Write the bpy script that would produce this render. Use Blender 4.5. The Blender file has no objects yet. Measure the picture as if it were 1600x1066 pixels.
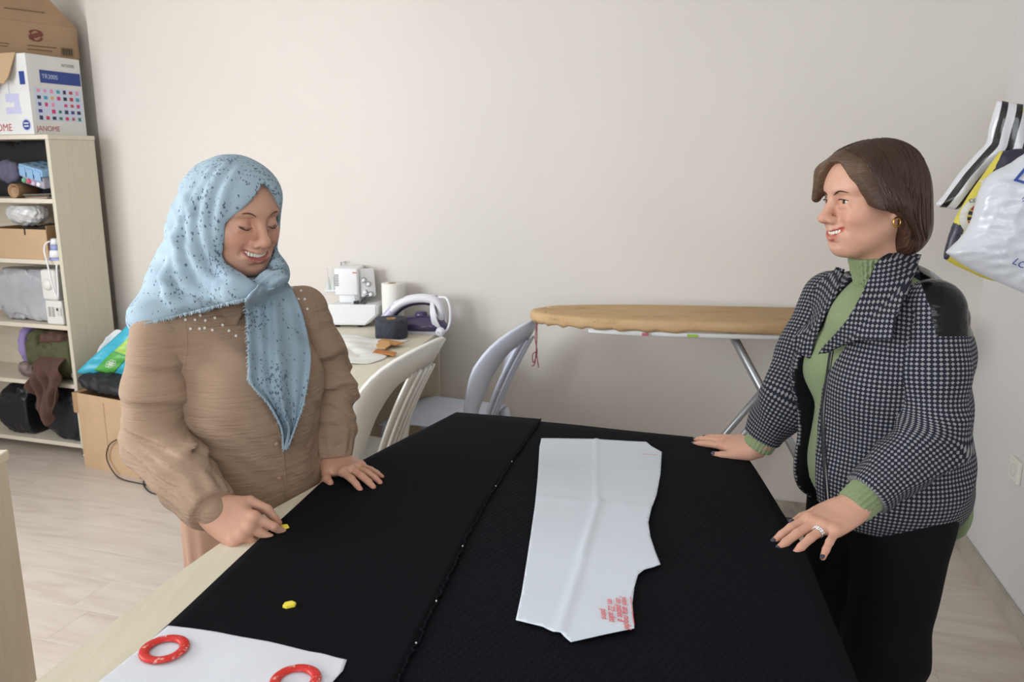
import bpy, bmesh, math, random
import numpy as np
from mathutils import Vector, Matrix, Euler

# ------------------------------------------------------------------ camera, light, exposure
SC = bpy.context.scene
COL = SC.collection
FPX, CAMH = 1290.0, 1.58
PITCH = math.atan(284/1290)
cam_d = bpy.data.cameras.new('camera'); cam = bpy.data.objects.new('camera', cam_d)
COL.objects.link(cam)
cam_d.sensor_width = 36; cam_d.lens = FPX/1600*36; cam_d.clip_start = .05; cam_d.clip_end = 60
cam.location = (0, 0, CAMH); cam.rotation_euler = (math.pi/2-PITCH, 0, 0)
cam_d.dof.use_dof = True; cam_d.dof.focus_distance = 1.85; cam_d.dof.aperture_fstop = 7.0
SC.camera = cam
SC.view_settings.view_transform = 'Standard'; SC.view_settings.look = 'None'
SC.view_settings.gamma = 1; SC.view_settings.use_curve_mapping = False
SC.view_settings.exposure = 0.38
world = bpy.data.worlds.new('world'); SC.world = world; world.use_nodes = True
world.node_tree.nodes['Background'].inputs[0].default_value = (.75, .85, 1, 1)
world.node_tree.nodes['Background'].inputs[1].default_value = 1.0

def area_light(name, loc, target, sx, sy, power, col):
    d = bpy.data.lights.new(name, 'AREA'); d.shape = 'RECTANGLE'; d.size = sx; d.size_y = sy
    d.energy = power; d.color = col
    o = bpy.data.objects.new(name, d); COL.objects.link(o); o.location = loc
    o.rotation_euler = (Vector(target)-Vector(loc)).to_track_quat('-Z', 'Y').to_euler()
    return o
# daylight coming in through the window in the left wall and the window behind the photographer
area_light('window_daylight_left', (-3.42, 1.55, 1.62), (0, 1.55, 1.40), 1.9, 1.35, 84, (.92, .965, 1.0))
area_light('window_daylight_front', (-1.0, -1.92, 1.65), (-1.0, 1, 1.5), 2.3, 1.4, 36, (.93, .965, 1.0))

# ------------------------------------------------------------------ measuring helpers (pixels of the 1600x1066 frame)
_c, _s = math.cos(PITCH), math.sin(PITCH)
def ray(u, v):
    x = (u-800)/FPX; y = (v-533)/FPX
    return Vector((x, _c-y*_s, -_s-y*_c))
def at(u, v, Y):
    d = ray(u, v); return Vector((0, 0, CAMH))+d*(Y/d.y)
def onz(u, v, z):
    d = ray(u, v); return Vector((0, 0, CAMH))+d*((z-CAMH)/d.z)
def onplane(u, v, p0, n):
    d = ray(u, v); o = Vector((0, 0, CAMH)); n = Vector(n)
    return o+d*((Vector(p0)-o).dot(n)/d.dot(n))
def R(a): return math.radians(a)

# ------------------------------------------------------------------ objects
def tag(o, label=None, cat=None, group=None, kind=None):
    if label: o['label'] = label
    if cat: o['category'] = cat
    if group: o['group'] = group
    if kind: o['kind'] = kind
    return o
def empty(name, loc=(0, 0, 0), rz=0, label=None, cat=None, group=None):
    o = bpy.data.objects.new(name, None); COL.objects.link(o); o.location = loc
    o.rotation_euler = (0, 0, rz); o.empty_display_size = .05
    return tag(o, label, cat, group)
def obj(name, me, mat=None, parent=None, smooth=False):
    """link mesh / bmesh as one object"""
    if isinstance(me, bmesh.types.BMesh):
        bm = me; me = bpy.data.meshes.new(name)
        bmesh.ops.recalc_face_normals(bm, faces=bm.faces)
        bm.to_mesh(me); bm.free()
    o = bpy.data.objects.new(name, me); COL.objects.link(o)
    if mat is not None:
        me.materials.clear()
        for m in (mat if isinstance(mat, (list, tuple)) else [mat]): me.materials.append(m)
    if parent is not None: o.parent = parent
    if smooth: me.polygons.foreach_set('use_smooth', [True]*len(me.polygons))
    return o
def pydata(name, v, f):
    me = bpy.data.meshes.new(name); me.from_pydata([tuple(x) for x in v], [], [tuple(int(i) for i in q) for q in f]); me.update(); return me
def BM(): return bmesh.new()
def box(bm, x0, x1, y0, y1, z0, z1, bev=0, seg=1, M=None):
    vs = [bm.verts.new((x, y, z)) for x in (x0, x1) for y in (y0, y1) for z in (z0, z1)]
    fs = [bm.faces.new([vs[i] for i in q]) for q in ((0, 1, 3, 2), (4, 6, 7, 5), (0, 4, 5, 1), (2, 3, 7, 6), (0, 2, 6, 4), (1, 5, 7, 3))]
    new = vs
    if bev:
        es = list({e for f in fs for e in f.edges})
        r = bmesh.ops.bevel(bm, geom=es, offset=bev, segments=seg, affect='EDGES', profile=.5)
        new = list({v for f in r['faces'] for v in f.verts} | {v for v in vs if v.is_valid})
    if M is not None: bmesh.ops.transform(bm, matrix=M, verts=[v for v in new if v.is_valid])
    return bm
def bx(x0, x1, y0, y1, z0, z1, bev=.002, seg=1):
    return box(BM(), x0, x1, y0, y1, z0, z1, bev, seg)
def prism(pts, z0, z1, bm=None, bev=0):
    bm = bm or BM()
    lo = [bm.verts.new((p[0], p[1], z0)) for p in pts]; hi = [bm.verts.new((p[0], p[1], z1)) for p in pts]
    n = len(pts); bm.faces.new(lo[::-1]); t = bm.faces.new(hi)
    for i in range(n): bm.faces.new((lo[i], lo[(i+1) % n], hi[(i+1) % n], hi[i]))
    if bev: bmesh.ops.bevel(bm, geom=list(t.edges), offset=bev, segments=2, affect='EDGES')
    return bm
def lathe(prof, n=32, bm=None, M=None):
    """prof: (r, z) pairs"""
    bm = bm or BM(); rings = []; new = []
    for r, z in prof:
        if r < 1e-6: ring = [bm.verts.new((0, 0, z))]
        else: ring = [bm.verts.new((r*math.cos(2*math.pi*i/n), r*math.sin(2*math.pi*i/n), z)) for i in range(n)]
        rings.append(ring); new += ring
    for a, b in zip(rings, rings[1:]):
        if len(a) == 1 and len(b) == 1: continue
        for i in range(n):
            j = (i+1) % n
            if len(a) == 1: bm.faces.new((a[0], b[j], b[i]))
            elif len(b) == 1: bm.faces.new((a[i], a[j], b[0]))
            else: bm.faces.new((a[i], a[j], b[j], b[i]))
    if M is not None: bmesh.ops.transform(bm, matrix=M, verts=new)
    return bm
def spline(pts, n):
    """Catmull-Rom through pts -> n points (any dimension)"""
    P = np.array([list(p) for p in pts], float); m = len(P)
    E = np.vstack([2*P[0]-P[1], P, 2*P[-1]-P[-2]]); out = []
    for t in np.linspace(0, m-1, n):
        i = min(int(t), m-2); u = t-i; a, b, c, d = E[i:i+4]
        out.append(.5*((2*b)+(-a+c)*u+(2*a-5*b+4*c-d)*u*u+(-a+3*b-3*c+d)*u**3))
    return np.array(out)
def tube(pts, r, n=8, bm=None, closed=False, flat=None, cap=True):
    """sweep a circle (r scalar or list; flat=(a,b) ellipse factors) along points"""
    bm = bm or BM(); P = [Vector(p) for p in pts]; m = len(P)
    rr = r if hasattr(r, '__len__') else [r]*m
    rings = []; N = None
    for i in range(m):
        if closed: T = P[(i+1) % m]-P[i-1]
        else: T = P[min(i+1, m-1)]-P[max(i-1, 0)]
        T = T.normalized() if T.length > 1e-9 else Vector((0, 0, 1))
        if N is None:
            N = T.cross(Vector((0, 0, 1)))
            if N.length < .1: N = T.cross(Vector((0, 1, 0)))
        N = (N-T*N.dot(T)).normalized(); B = T.cross(N)
        fa, fb = flat if flat else (1, 1)
        rings.append([bm.verts.new(P[i]+(N*math.cos(2*math.pi*k/n)*fa+B*math.sin(2*math.pi*k/n)*fb)*rr[i]) for k in range(n)])
    for i in range(m if closed else m-1):
        a, b = rings[i], rings[(i+1) % m]
        for k in range(n): bm.faces.new((a[k], a[(k+1) % n], b[(k+1) % n], b[k]))
    if cap and not closed:
        bm.faces.new(rings[0][::-1]); bm.faces.new(rings[-1])
    return bm
def grid_sheet(fn, nu, nv, thick=0, name='sheet'):
    """fn(u,v)->point on [0,1]^2 ; optional thickness along vertex normal (solid)"""
    P = np.array([[list(fn(i/nu, j/nv)) for j in range(nv+1)] for i in range(nu+1)], float)
    return sheet_from(P, thick, name)
def sheet_from(P, thick=0, name='sheet'):
    nu, nv = P.shape[0]-1, P.shape[1]-1
    idx = np.arange((nu+1)*(nv+1)).reshape(nu+1, nv+1)
    F = np.stack([idx[:-1, :-1], idx[1:, :-1], idx[1:, 1:], idx[:-1, 1:]], -1).reshape(-1, 4)
    V = P.reshape(-1, 3)
    if thick:
        du = np.gradient(P, axis=0); dv = np.gradient(P, axis=1); nn = np.cross(du, dv)
        nn /= np.linalg.norm(nn, axis=-1, keepdims=True)+1e-12
        V2 = (P-nn*thick).reshape(-1, 3); n = len(V)
        F2 = F[:, ::-1]+n; rim = []
        b = list(idx[:, 0])+list(idx[-1, 1:])+list(idx[-2::-1, -1])+list(idx[0, -2:0:-1])
        for i in range(len(b)):
            p, q = b[i], b[(i+1) % len(b)]; rim.append((q, p, p+n, q+n))
        V = np.vstack([V, V2]); F = np.vstack([F, F2, np.array(rim)])
    me = pydata(name, V, F)
    me.polygons.foreach_set('use_smooth', [True]*len(me.polygons))
    return me
def copy_tree(o, parent=None):
    c = o.copy(); COL.objects.link(c); c.parent = parent
    for ch in list(o.children): copy_tree(ch, c)
    return c
def smooth_by_angle(o, a=40):
    me = o.data; me.polygons.foreach_set('use_smooth', [True]*len(me.polygons))
    bm = bmesh.new(); bm.from_mesh(me)
    for e in bm.edges:
        e.smooth = not (len(e.link_faces) == 2 and e.calc_face_angle(0) > R(a))
    bm.to_mesh(me); bm.free(); return o

# ------------------------------------------------------------------ materials
class NT:
    def __init__(s, name):
        s.m = bpy.data.materials.new(name); s.m.use_nodes = True; s.t = s.m.node_tree
        s.b = s.t.nodes['Principled BSDF']
    def n(s, typ, ins=None, **kw):
        nd = s.t.nodes.new(typ)
        for k, v in kw.items(): setattr(nd, k, v)
        for k, v in (ins or {}).items(): s.set(nd.inputs[k], v)
        return nd
    def set(s, sock, v):
        if hasattr(v, 'is_linked') or isinstance(v, bpy.types.NodeSocket): s.t.links.new(v, sock)
        else: sock.default_value = v
    def inp(s, **kw):
        for k, v in kw.items(): s.set(s.b.inputs[k.replace('_', ' ')], v)
    def coord(s, kind='Object', scale=(1, 1, 1), rot=(0, 0, 0)):
        tc = s.n('ShaderNodeTexCoord'); mp = s.n('ShaderNodeMapping', {'Scale': scale, 'Rotation': rot})
        s.t.links.new(tc.outputs[kind], mp.inputs['Vector']); return mp.outputs[0]
    def noise(s, vec, scale, detail=3, rough=.5, dist=0):
        return s.n('ShaderNodeTexNoise', {'Vector': vec, 'Scale': scale, 'Detail': detail, 'Roughness': rough, 'Distortion': dist}).outputs['Fac']
    def ramp(s, fac, stops, interp='LINEAR'):
        r = s.n('ShaderNodeValToRGB', {'Fac': fac}); cr = r.color_ramp; cr.interpolation = interp
        while len(cr.elements) < len(stops): cr.elements.new(.5)
        for e, (p, c) in zip(cr.elements, stops): e.position = p; e.color = c if len(c) == 4 else (*c, 1)
        return r.outputs['Color']
    def mix(s, fac, a, b, mode='MIX'):
        m = s.n('ShaderNodeMix', data_type='RGBA', blend_type=mode)
        s.set(m.inputs[0], fac); s.set(m.inputs[6], a if not isinstance(a, tuple) or len(a) == 4 else (*a, 1))
        s.set(m.inputs[7], b if not isinstance(b, tuple) or len(b) == 4 else (*b, 1)); return m.outputs[2]
    def math(s, op, a, b=0, c=0):
        m = s.n('ShaderNodeMath', operation=op); s.set(m.inputs[0], a); s.set(m.inputs[1], b); s.set(m.inputs[2], c); return m.outputs[0]
    def bump(s, h, strength=.3, dist=.01):
        b = s.n('ShaderNodeBump', {'Height': h, 'Strength': strength, 'Distance': dist}); s.t.links.new(b.outputs[0], s.b.inputs['Normal'])
        return b.outputs[0]
def srgb(r, g, b):
    f = lambda c: (c/12.92 if c <= .04045 else ((c+.055)/1.055)**2.4)
    return (f(r/255), f(g/255), f(b/255), 1)
_MC = {}
def plain(name, col, rough=.6, metal=0, spec=.5, noise=0, nscale=8, bump=0, bscale=60, sheen=0, trans=0, alpha=1, coat=0):
    if name in _MC: return _MC[name]
    t = NT(name); c = col if len(col) == 4 else (*col, 1)
    t.inp(Base_Color=c, Roughness=rough, Metallic=metal)
    t.b.inputs['Specular IOR Level'].default_value = spec
    if sheen: t.b.inputs['Sheen Weight'].default_value = sheen
    if coat: t.b.inputs['Coat Weight'].default_value = coat
    if trans: t.b.inputs['Transmission Weight'].default_value = trans
    if alpha < 1: t.b.inputs['Alpha'].default_value = alpha
    v = t.coord()
    if noise:
        n = t.noise(v, nscale, 4); lo = tuple(x*(1-noise) for x in c[:3])+(1,); hi = tuple(min(1, x*(1+noise)) for x in c[:3])+(1,)
        t.inp(Base_Color=t.ramp(n, [(.3, lo), (.7, hi)]))
    if bump: t.bump(t.noise(v, bscale, 3), bump, .004)
    _MC[name] = t.m; return t.m
def wood(name, c0, c1, axis=0, scale=6, rough=.45, vary=True):
    """pale laminate board, grain along object axis"""
    if name in _MC: return _MC[name]
    t = NT(name); sc = [9, 9, 9]; sc[axis] = .7
    v = t.coord('Object', tuple(sc)); n1 = t.noise(v, scale, 5, .6, .6)
    sc2 = [40, 40, 40]; sc2[axis] = 1.2; n2 = t.noise(t.coord('Object', tuple(sc2)), scale, 2)
    col = t.ramp(n1, [(.3, c0), (.7, c1)])
    col = t.mix(.25, col, t.ramp(n2, [(.35, c0), (.65, c1)]))
    if vary:
        oi = t.n('ShaderNodeObjectInfo').outputs['Random']
        col = t.mix(t.math('MULTIPLY', oi, .14), col, (c0[0]*.8, c0[1]*.78, c0[2]*.75, 1))
    t.inp(Base_Color=col, Roughness=rough); t.bump(n2, .05, .002)
    _MC[name] = t.m; return t.m

# ------------------------------------------------------------------ implicit-surface sculpting (solid shapes blended together, then meshed)
class SDF:
    def __init__(s): s.ops = []
    def ell(s, c, r, k=.01, op='u', rot=None):
        Rm = np.eye(3) if rot is None else np.array(Euler([R(a) for a in rot]).to_matrix())
        s.ops.append(('e', np.array(c, float), np.array(r, float), Rm, k, op)); return s
    def cap(s, a, b, ra, rb=None, k=.01, op='u', sq=None):
        """round cone; sq=(direction, factor): squashed by factor along direction"""
        s.ops.append(('c', np.array(a, float), np.array(b, float), (ra, ra if rb is None else rb), sq, k, op)); return s
    def chain(s, pts, rs, k=.01, op='u', sq=None):
        for i in range(len(pts)-1): s.cap(pts[i], pts[i+1], rs[i], rs[i+1], k, op, sq)
        return s
    def fn(s, f): s.ops.append(('f', f, None, None, 0, 'f')); return s
    @staticmethod
    def prim(o, p):
        if o[0] == 'e':
            q = (p-o[1]) @ o[3]; r = o[2]
            k0 = np.sqrt(((q/r)**2).sum(-1)); k1 = np.sqrt(((q/r**2)**2).sum(-1))+1e-9
            return k0*(k0-1)/k1
        a, b = o[1], o[2]; sq = o[4]; pa = p-a; ba = b-a
        if sq is not None:
            dr = np.array(sq[0], float); dr /= np.linalg.norm(dr); f = 1/sq[1]-1
            pa = pa+np.outer(pa@dr, dr)*f; ba = ba+dr*(ba@dr)*f
        h = np.clip((pa@ba)/(ba@ba+1e-12), 0, 1)
        d = np.linalg.norm(pa-h[:, None]*ba, axis=1)-(o[3][0]+(o[3][1]-o[3][0])*h)
        return d*(sq[1] if (sq is not None and sq[1] < 1) else 1)
    def ev(s, p, ops=None):
        d = np.full(len(p), 1.0, np.float64)
        for o in (s.ops if ops is None else ops):
            if o[0] == 'f': d = o[1](p, d); continue
            e = s.prim(o, p); k = o[-2]; m = o[-1]
            if m == 'u':
                h = np.maximum(k-np.abs(d-e), 0)/k; d = np.minimum(d, e)-h*h*k*.25
            elif m == 's':
                e = -e; h = np.maximum(k-np.abs(d-e), 0)/k; d = np.maximum(d, e)+h*h*k*.25
            else:
                h = np.maximum(k-np.abs(d-e), 0)/k; d = np.maximum(d, e)+h*h*k*.25
        return d
    def mesh(s, lo, hi, h, B=16, margin=.02):
        lo = np.array(lo, float); hi = np.array(hi, float)
        n = np.ceil((hi-lo)/h).astype(int)+1; nb = np.ceil(n/B).astype(int); n = nb*B
        V = np.full(tuple(n), 1.0, np.float32)
        bi = np.stack(np.meshgrid(*[np.arange(k) for k in nb], indexing='ij'), -1).reshape(-1, 3)
        cen = lo+(bi*B+B/2)*h; rad = B*h*.5*1.7321
        # coarse pass: which blocks are near the surface, which shapes reach into them
        dc = s.ev(cen); act = np.abs(dc) < rad*1.35+margin
        V3 = V.reshape(nb[0], B, nb[1], B, nb[2], B)
        ins = (~act) & (dc < 0)
        for b in bi[ins]: V3[b[0], :, b[1], :, b[2], :] = -1
        ctr = {}
        for i, o in enumerate(s.ops):
            if o[0] != 'f': ctr[i] = s.prim(o, cen)
        g = np.stack(np.meshgrid(*[np.arange(B)]*3, indexing='ij'), -1).reshape(-1, 3)*h
        for j in np.nonzero(act)[0]:
            ops = [o for i, o in enumerate(s.ops) if o[0] == 'f' or ctr[i][j] < rad*1.35+o[-2]+margin]
            if not ops: continue
            b = bi[j]; V3[b[0], :, b[1], :, b[2], :] = s.ev(lo+b*B*h+g, ops).reshape(B, B, B)
        return surface_nets(V, lo, h)
def surface_nets(V, lo, h):
    S = V < 0
    m = np.zeros(tuple(k-1 for k in V.shape), np.int8)
    for a in (0, 1):
        for b in (0, 1):
            for c in (0, 1):
                m += S[a:a+m.shape[0], b:b+m.shape[1], c:c+m.shape[2]]
    cells = np.argwhere((m > 0) & (m < 8))
    idx = np.full(m.shape, -1, np.int32); idx[tuple(cells.T)] = np.arange(len(cells))
    off = np.array([(a, b, c) for a in (0, 1) for b in (0, 1) for c in (0, 1)])
    cv = np.stack([V[tuple((cells+o).T)] for o in off], 1).astype(np.float64)
    acc = np.zeros((len(cells), 3)); cnt = np.zeros(len(cells))
    for i in range(8):
        for ax in range(3):
            if off[i][ax]: continue
            o2 = off[i].copy(); o2[ax] = 1; j = int(o2[0]*4+o2[1]*2+o2[2])
            va, vb = cv[:, i], cv[:, j]; x = (va < 0) != (vb < 0)
            t = np.where(x, va/np.where(x, va-vb, 1), 0)
            acc += np.where(x[:, None], off[i]+t[:, None]*(o2-off[i]), 0); cnt += x
    P = lo+(cells+acc/cnt[:, None])*h
    faces = []
    for ax in range(3):
        u, w = (ax+1) % 3, (ax+2) % 3
        sl0 = [slice(None)]*3; sl1 = [slice(None)]*3; sl0[ax] = slice(0, -1); sl1[ax] = slice(1, None)
        A, Bq = S[tuple(sl0)], S[tuple(sl1)]
        e = np.argwhere(A != Bq)
        e = e[(e[:, u] > 0) & (e[:, w] > 0) & (e[:, u] < m.shape[u]) & (e[:, w] < m.shape[w])]
        fl = A[tuple(e.T)]
        du = np.zeros(3, int); du[u] = 1; dw = np.zeros(3, int); dw[w] = 1
        q = np.stack([idx[tuple((e-du-dw).T)], idx[tuple((e-dw).T)], idx[tuple(e.T)], idx[tuple((e-du).T)]], 1)
        q[~fl] = q[~fl][:, ::-1]; faces.append(q)
    F = np.vstack(faces); F = F[(F >= 0).all(1)]
    return P, F
def relax(P, F, it=1, lam=.5):
    """Laplacian smoothing of a quad mesh"""
    E = np.vstack([F[:, [0, 1]], F[:, [1, 2]], F[:, [2, 3]], F[:, [3, 0]]])
    for _ in range(it):
        A = np.zeros_like(P); c = np.zeros(len(P))
        for k in range(3):
            A[:, k] = np.bincount(E[:, 0], P[E[:, 1], k], len(P))+np.bincount(E[:, 1], P[E[:, 0], k], len(P))
        c = np.bincount(E[:, 0], minlength=len(P))+np.bincount(E[:, 1], minlength=len(P))
        P = P+lam*(A/np.maximum(c, 1)[:, None]-P)
    return P
def np_mesh(name, P, F, attrs=None):
    me = bpy.data.meshes.new(name); n, m = len(P), len(F); k = F.shape[1]
    me.vertices.add(n); me.vertices.foreach_set('co', P.astype(np.float32).ravel())
    me.loops.add(m*k); me.loops.foreach_set('vertex_index', F.astype(np.int32).ravel())
    me.polygons.add(m); me.polygons.foreach_set('loop_start', np.arange(0, m*k, k, dtype=np.int32))
    me.polygons.foreach_set('use_smooth', np.ones(m, bool))
    me.update(calc_edges=True); me.validate()
    for nm, a in (attrs or {}).items():
        if a.ndim == 1:
            at_ = me.attributes.new(nm, 'FLOAT', 'POINT'); at_.data.foreach_set('value', a.astype(np.float32))
        else:
            at_ = me.attributes.new(nm, 'FLOAT_VECTOR', 'POINT'); at_.data.foreach_set('vector', a.astype(np.float32).ravel())
    return me
def frame(origin, fwd, up=(0, 0, 1), s=1.0):
    """matrix with x = fwd, z ~ up"""
    x = Vector(fwd).normalized(); z = Vector(up); y = z.cross(x).normalized(); z = x.cross(y)
    M = Matrix((x, y, z)).transposed().to_4x4(); M = Matrix.Translation(Vector(origin)) @ M @ Matrix.Scale(s, 4); return M
def xf(M, P):
    A = np.array(M); return np.asarray(P) @ A[:3, :3].T+A[:3, 3]
# ------------------------------------------------------------------ the room
A_BACK = -R(17.6)                                   # the back wall runs a little askew to the camera
EX = Vector((math.cos(A_BACK), math.sin(A_BACK), 0)); EN = Vector((-math.sin(A_BACK), math.cos(A_BACK), 0))
CR = Vector((1.887, 3.28, 0))                        # right rear corner
CL = CR-EX*4.318                                     # where the back wall steps back, left
RW = Vector((-.212, -.977, 0)).normalized()          # right wall, towards the camera
CEIL = 2.75
def wall_mat(name, c):
    t = NT(name); v = t.coord('Object'); n = t.noise(v, 1.3, 3); f = t.noise(v, 160, 2)
    lo = tuple(x*.965 for x in c[:3])+(1,)
    t.inp(Base_Color=t.ramp(n, [(.35, lo), (.65, c)]), Roughness=.62); t.b.inputs['Specular IOR Level'].default_value = .25
    t.bump(f, .04, .002); return t.m
M_WALL = wall_mat('wall_paint', srgb(221, 215, 208)); M_CEIL = wall_mat('ceiling_paint', srgb(238, 236, 232))
M_WALLR = wall_mat('wall_paint_right', srgb(218, 216, 214))
def struct(name, me, mat, parent=None):
    o = obj(name, me, mat, parent)
    if parent is None: o['kind'] = 'structure'
    return o
def wall(name, a, b, h, t=.12, mat=None, z0=0):
    """solid wall from a to b, thickness to the right of a->b"""
    a, b = Vector(a), Vector(b); d = (b-a).normalized(); n = Vector((d.y, -d.x, 0))*t
    return struct(name, prism([a, b, b+n, a+n], z0, h), mat or M_WALL)
JOG = .07
wall('wall_back', CR+EX*.14, CL, CEIL, -.12 if False else .12)
LX = -3.5
pL = CL+EN*JOG; tL = (pL.x-LX)/EX.x; BL = pL-EX*tL
wall('wall_alcove', pL+EX*.0, BL-EX*.05, CEIL, .12)
pR = CR+RW*5.6
wall('wall_right', pR, CR+Vector((0, .0, 0)), CEIL, .12, M_WALLR)
def window_wall(name, a, b, o0, o1, zs, zh, n):
    """wall with a window opening between o0..o1 along it"""
    a, b = Vector(a), Vector(b); d = (b-a).normalized(); L = (b-a).length; nn = Vector((d.y, -d.x, 0))*.16; bm = BM()
    for s0, s1, z0, z1 in ((0, o0, 0, CEIL), (o1, L, 0, CEIL), (o0, o1, 0, zs), (o0, o1, zh, CEIL)):
        p, q = a+d*s0, a+d*s1; prism([p, q, q+nn, p+nn], z0, z1, bm)
    struct(name, bm, M_WALL)
    wf = struct('window_%d' % n, BM(), None)
    wf.location = a+d*o0; wf.rotation_euler = (0, 0, math.atan2(d.y, d.x)); w = o1-o0
    M = plain('window_frame_white', srgb(240, 240, 238), .4)
    fr = BM()
    for x0, x1, z0, z1 in ((0, .06, zs, zh), (w-.06, w, zs, zh), (.06, w-.06, zs, zs+.06), (.06, w-.06, zh-.06, zh), (w/2-.035, w/2+.035, zs+.06, zh-.06)):
        box(fr, x0, x1, -.12, -.06, z0, z1, .004)
    obj('window_frame', fr, M, wf)
    obj('window_sill', bx(-.04, w+.04, -.10, .04, zs-.03, zs), M, wf)
    gl = plain('window_glass', (1, 1, 1), .02, trans=1.0)
    for x0, x1 in ((.06, w/2-.035), (w/2+.035, w-.06)): obj('pane', bx(x0, x1, -.092, -.086, zs+.06, zh-.06, 0), gl, wf)
window_wall('wall_left', (LX, BL.y+.1, 0), (LX, -2.0, 0), BL.y+.1-2.55, BL.y+.1-.55, .92, 2.32, 1)
window_wall('wall_front', (LX, -2.0, 0), (pR.x, -2.0, 0), 1.3, 3.7, .92, 2.35, 2)
struct('ceiling', prism([(LX-.2, -2.2), (2.3, -2.2), (2.3, 6.0), (LX-.2, 6.0)], CEIL, CEIL+.1), M_CEIL)

# floor: laminate planks running along the back wall
fl = struct('floor', prism([(LX-.15, -2.15), (2.3, -2.15), (2.3, 5.9), (LX-.15, 5.9)], -.06, -.0085), plain('floor_joint', srgb(140, 128, 116), .8))
def plank_mat():
    t = NT('laminate_floor'); v = t.coord('Object', (1.0, 6, 1)); oi = t.n('ShaderNodeObjectInfo').outputs['Random']
    off = t.n('ShaderNodeVectorMath', operation='ADD'); cb = t.n('ShaderNodeCombineXYZ', {0: t.math('MULTIPLY', oi, 37), 1: t.math('MULTIPLY', oi, 91)})
    t.t.links.new(v, off.inputs[0]); t.t.links.new(cb.outputs[0], off.inputs[1]); v2 = off.outputs[0]
    n1 = t.noise(v2, 1.6, 5, .62, 1.2); n2 = t.noise(v2, 7, 3)
    c = t.ramp(n1, [(.25, srgb(184, 170, 158)), (.5, srgb(206, 194, 184)), (.8, srgb(216, 206, 197))])
    c = t.mix(.12, c, t.ramp(n2, [(.3, srgb(168, 152, 140)), (.6, srgb(216, 206, 198))]))
    # a few darker knots
    vo = t.n('ShaderNodeTexVoronoi', {'Vector': v2, 'Scale': .9}).outputs['Distance']
    c = t.mix(t.math('MULTIPLY', t.math('LESS_THAN', vo, .05), .5), c, srgb(140, 126, 116))
    c = t.mix(t.math('MULTIPLY', oi, .16), c, srgb(176, 160, 148))
    t.inp(Base_Color=c, Roughness=.34); t.b.inputs['Specular IOR Level'].default_value = .45
    t.bump(n2, .04, .002); return t.m
M_PLANK = plank_mat(); pm = None; PW, PL = .193, 1.28; rnd = random.Random(4)
for r in range(-12, 26):
    s0 = rnd.random()*PL
    for c in range(-4, 4):
        x = c*PL+s0; ctr = CR+EX*(x-2.0)-EN*(r*PW-1.2)
        if not (LX-.5 < ctr.x < 2.45 and -1.6 < ctr.y < 5.6): continue
        if (ctr-CR).dot(EN) > -.08 and ctr.x > CL.x+.4: continue
        w = (ctr-CR).dot(Vector((-RW.y, RW.x, 0)))
        if w > .75: continue
        if pm is None:
            pm = bpy.data.meshes.new('plank'); b = bx(-PL/2+.0002, PL/2-.0002, -PW/2+.0002, PW/2-.0002, -.0085, 0, .0003); b.to_mesh(pm); b.free(); pm.materials.append(M_PLANK)
        o = bpy.data.objects.new('plank', pm); COL.objects.link(o); o.parent = fl; o.location = ctr; o.rotation_euler = (0, 0, A_BACK)
# skirting
M_BASE = NT('skirting_grey')
_v = M_BASE.coord('Object'); _n = M_BASE.noise(_v, 7, 4)
M_BASE.inp(Base_Color=M_BASE.mix(M_BASE.ramp(M_BASE.noise(_v, 3.1, 5, .7), [(.60, (0, 0, 0)), (.70, (.75, .75, .75))]), M_BASE.ramp(_n, [(.3, srgb(168, 160, 148)), (.7, srgb(186, 179, 168))]), srgb(120, 108, 98)), Roughness=.5); M_BASE = M_BASE.m
def skirting(name, a, b, mat, h=.075, t=.014):
    a, b = Vector(a), Vector(b); d = (b-a).normalized(); n = Vector((-d.y, d.x, 0))*t
    o = struct(name, prism([a, b, b+n, a+n], 0.0005, h, bev=.004), mat); return o
skirting('baseboard_back', CR-EX*.01, CL, M_BASE)
skirting('baseboard_right', CR+RW*5.5, CR+RW*.002, M_BASE, .085)
# double socket cover on the right wall
so = onplane(1590, 735, CR, (-RW.y, RW.x, 0)); so = CR+RW*((so-CR).dot(RW))+Vector((0, 0, so.z))
sk_ = empty('wall_socket', so, math.atan2(RW.y, RW.x)-math.pi/2*0, 'white square power socket on the right wall behind the woman in the checked jacket', 'socket')
M_SOCK = plain('socket_white', srgb(226, 222, 212), .35)
obj('cover_plate', bx(-.042, .042, -.014, .0, -.042, .042, .004, 2), M_SOCK, sk_)
obj('socket_well', lathe([(.0, -.006), (.017, -.006), (.0195, .0005), (.0215, .0005), (.0215, -.006)], 28, M=Matrix.Translation((0, -.0145, 0)) @ Matrix.Rotation(R(90), 4, 'X')), plain('socket_grey', srgb(190, 186, 178), .4), sk_, True)
for sx in (-1, 1): obj('pin_hole', lathe([(0, 0), (.0025, 0), (.0025, .004)], 12, M=Matrix.Translation((sx*.0095, -.0092, 0)) @ Matrix.Rotation(R(90), 4, 'X')), plain('hole_dark', (.02, .02, .02), .8), sk_)
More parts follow.
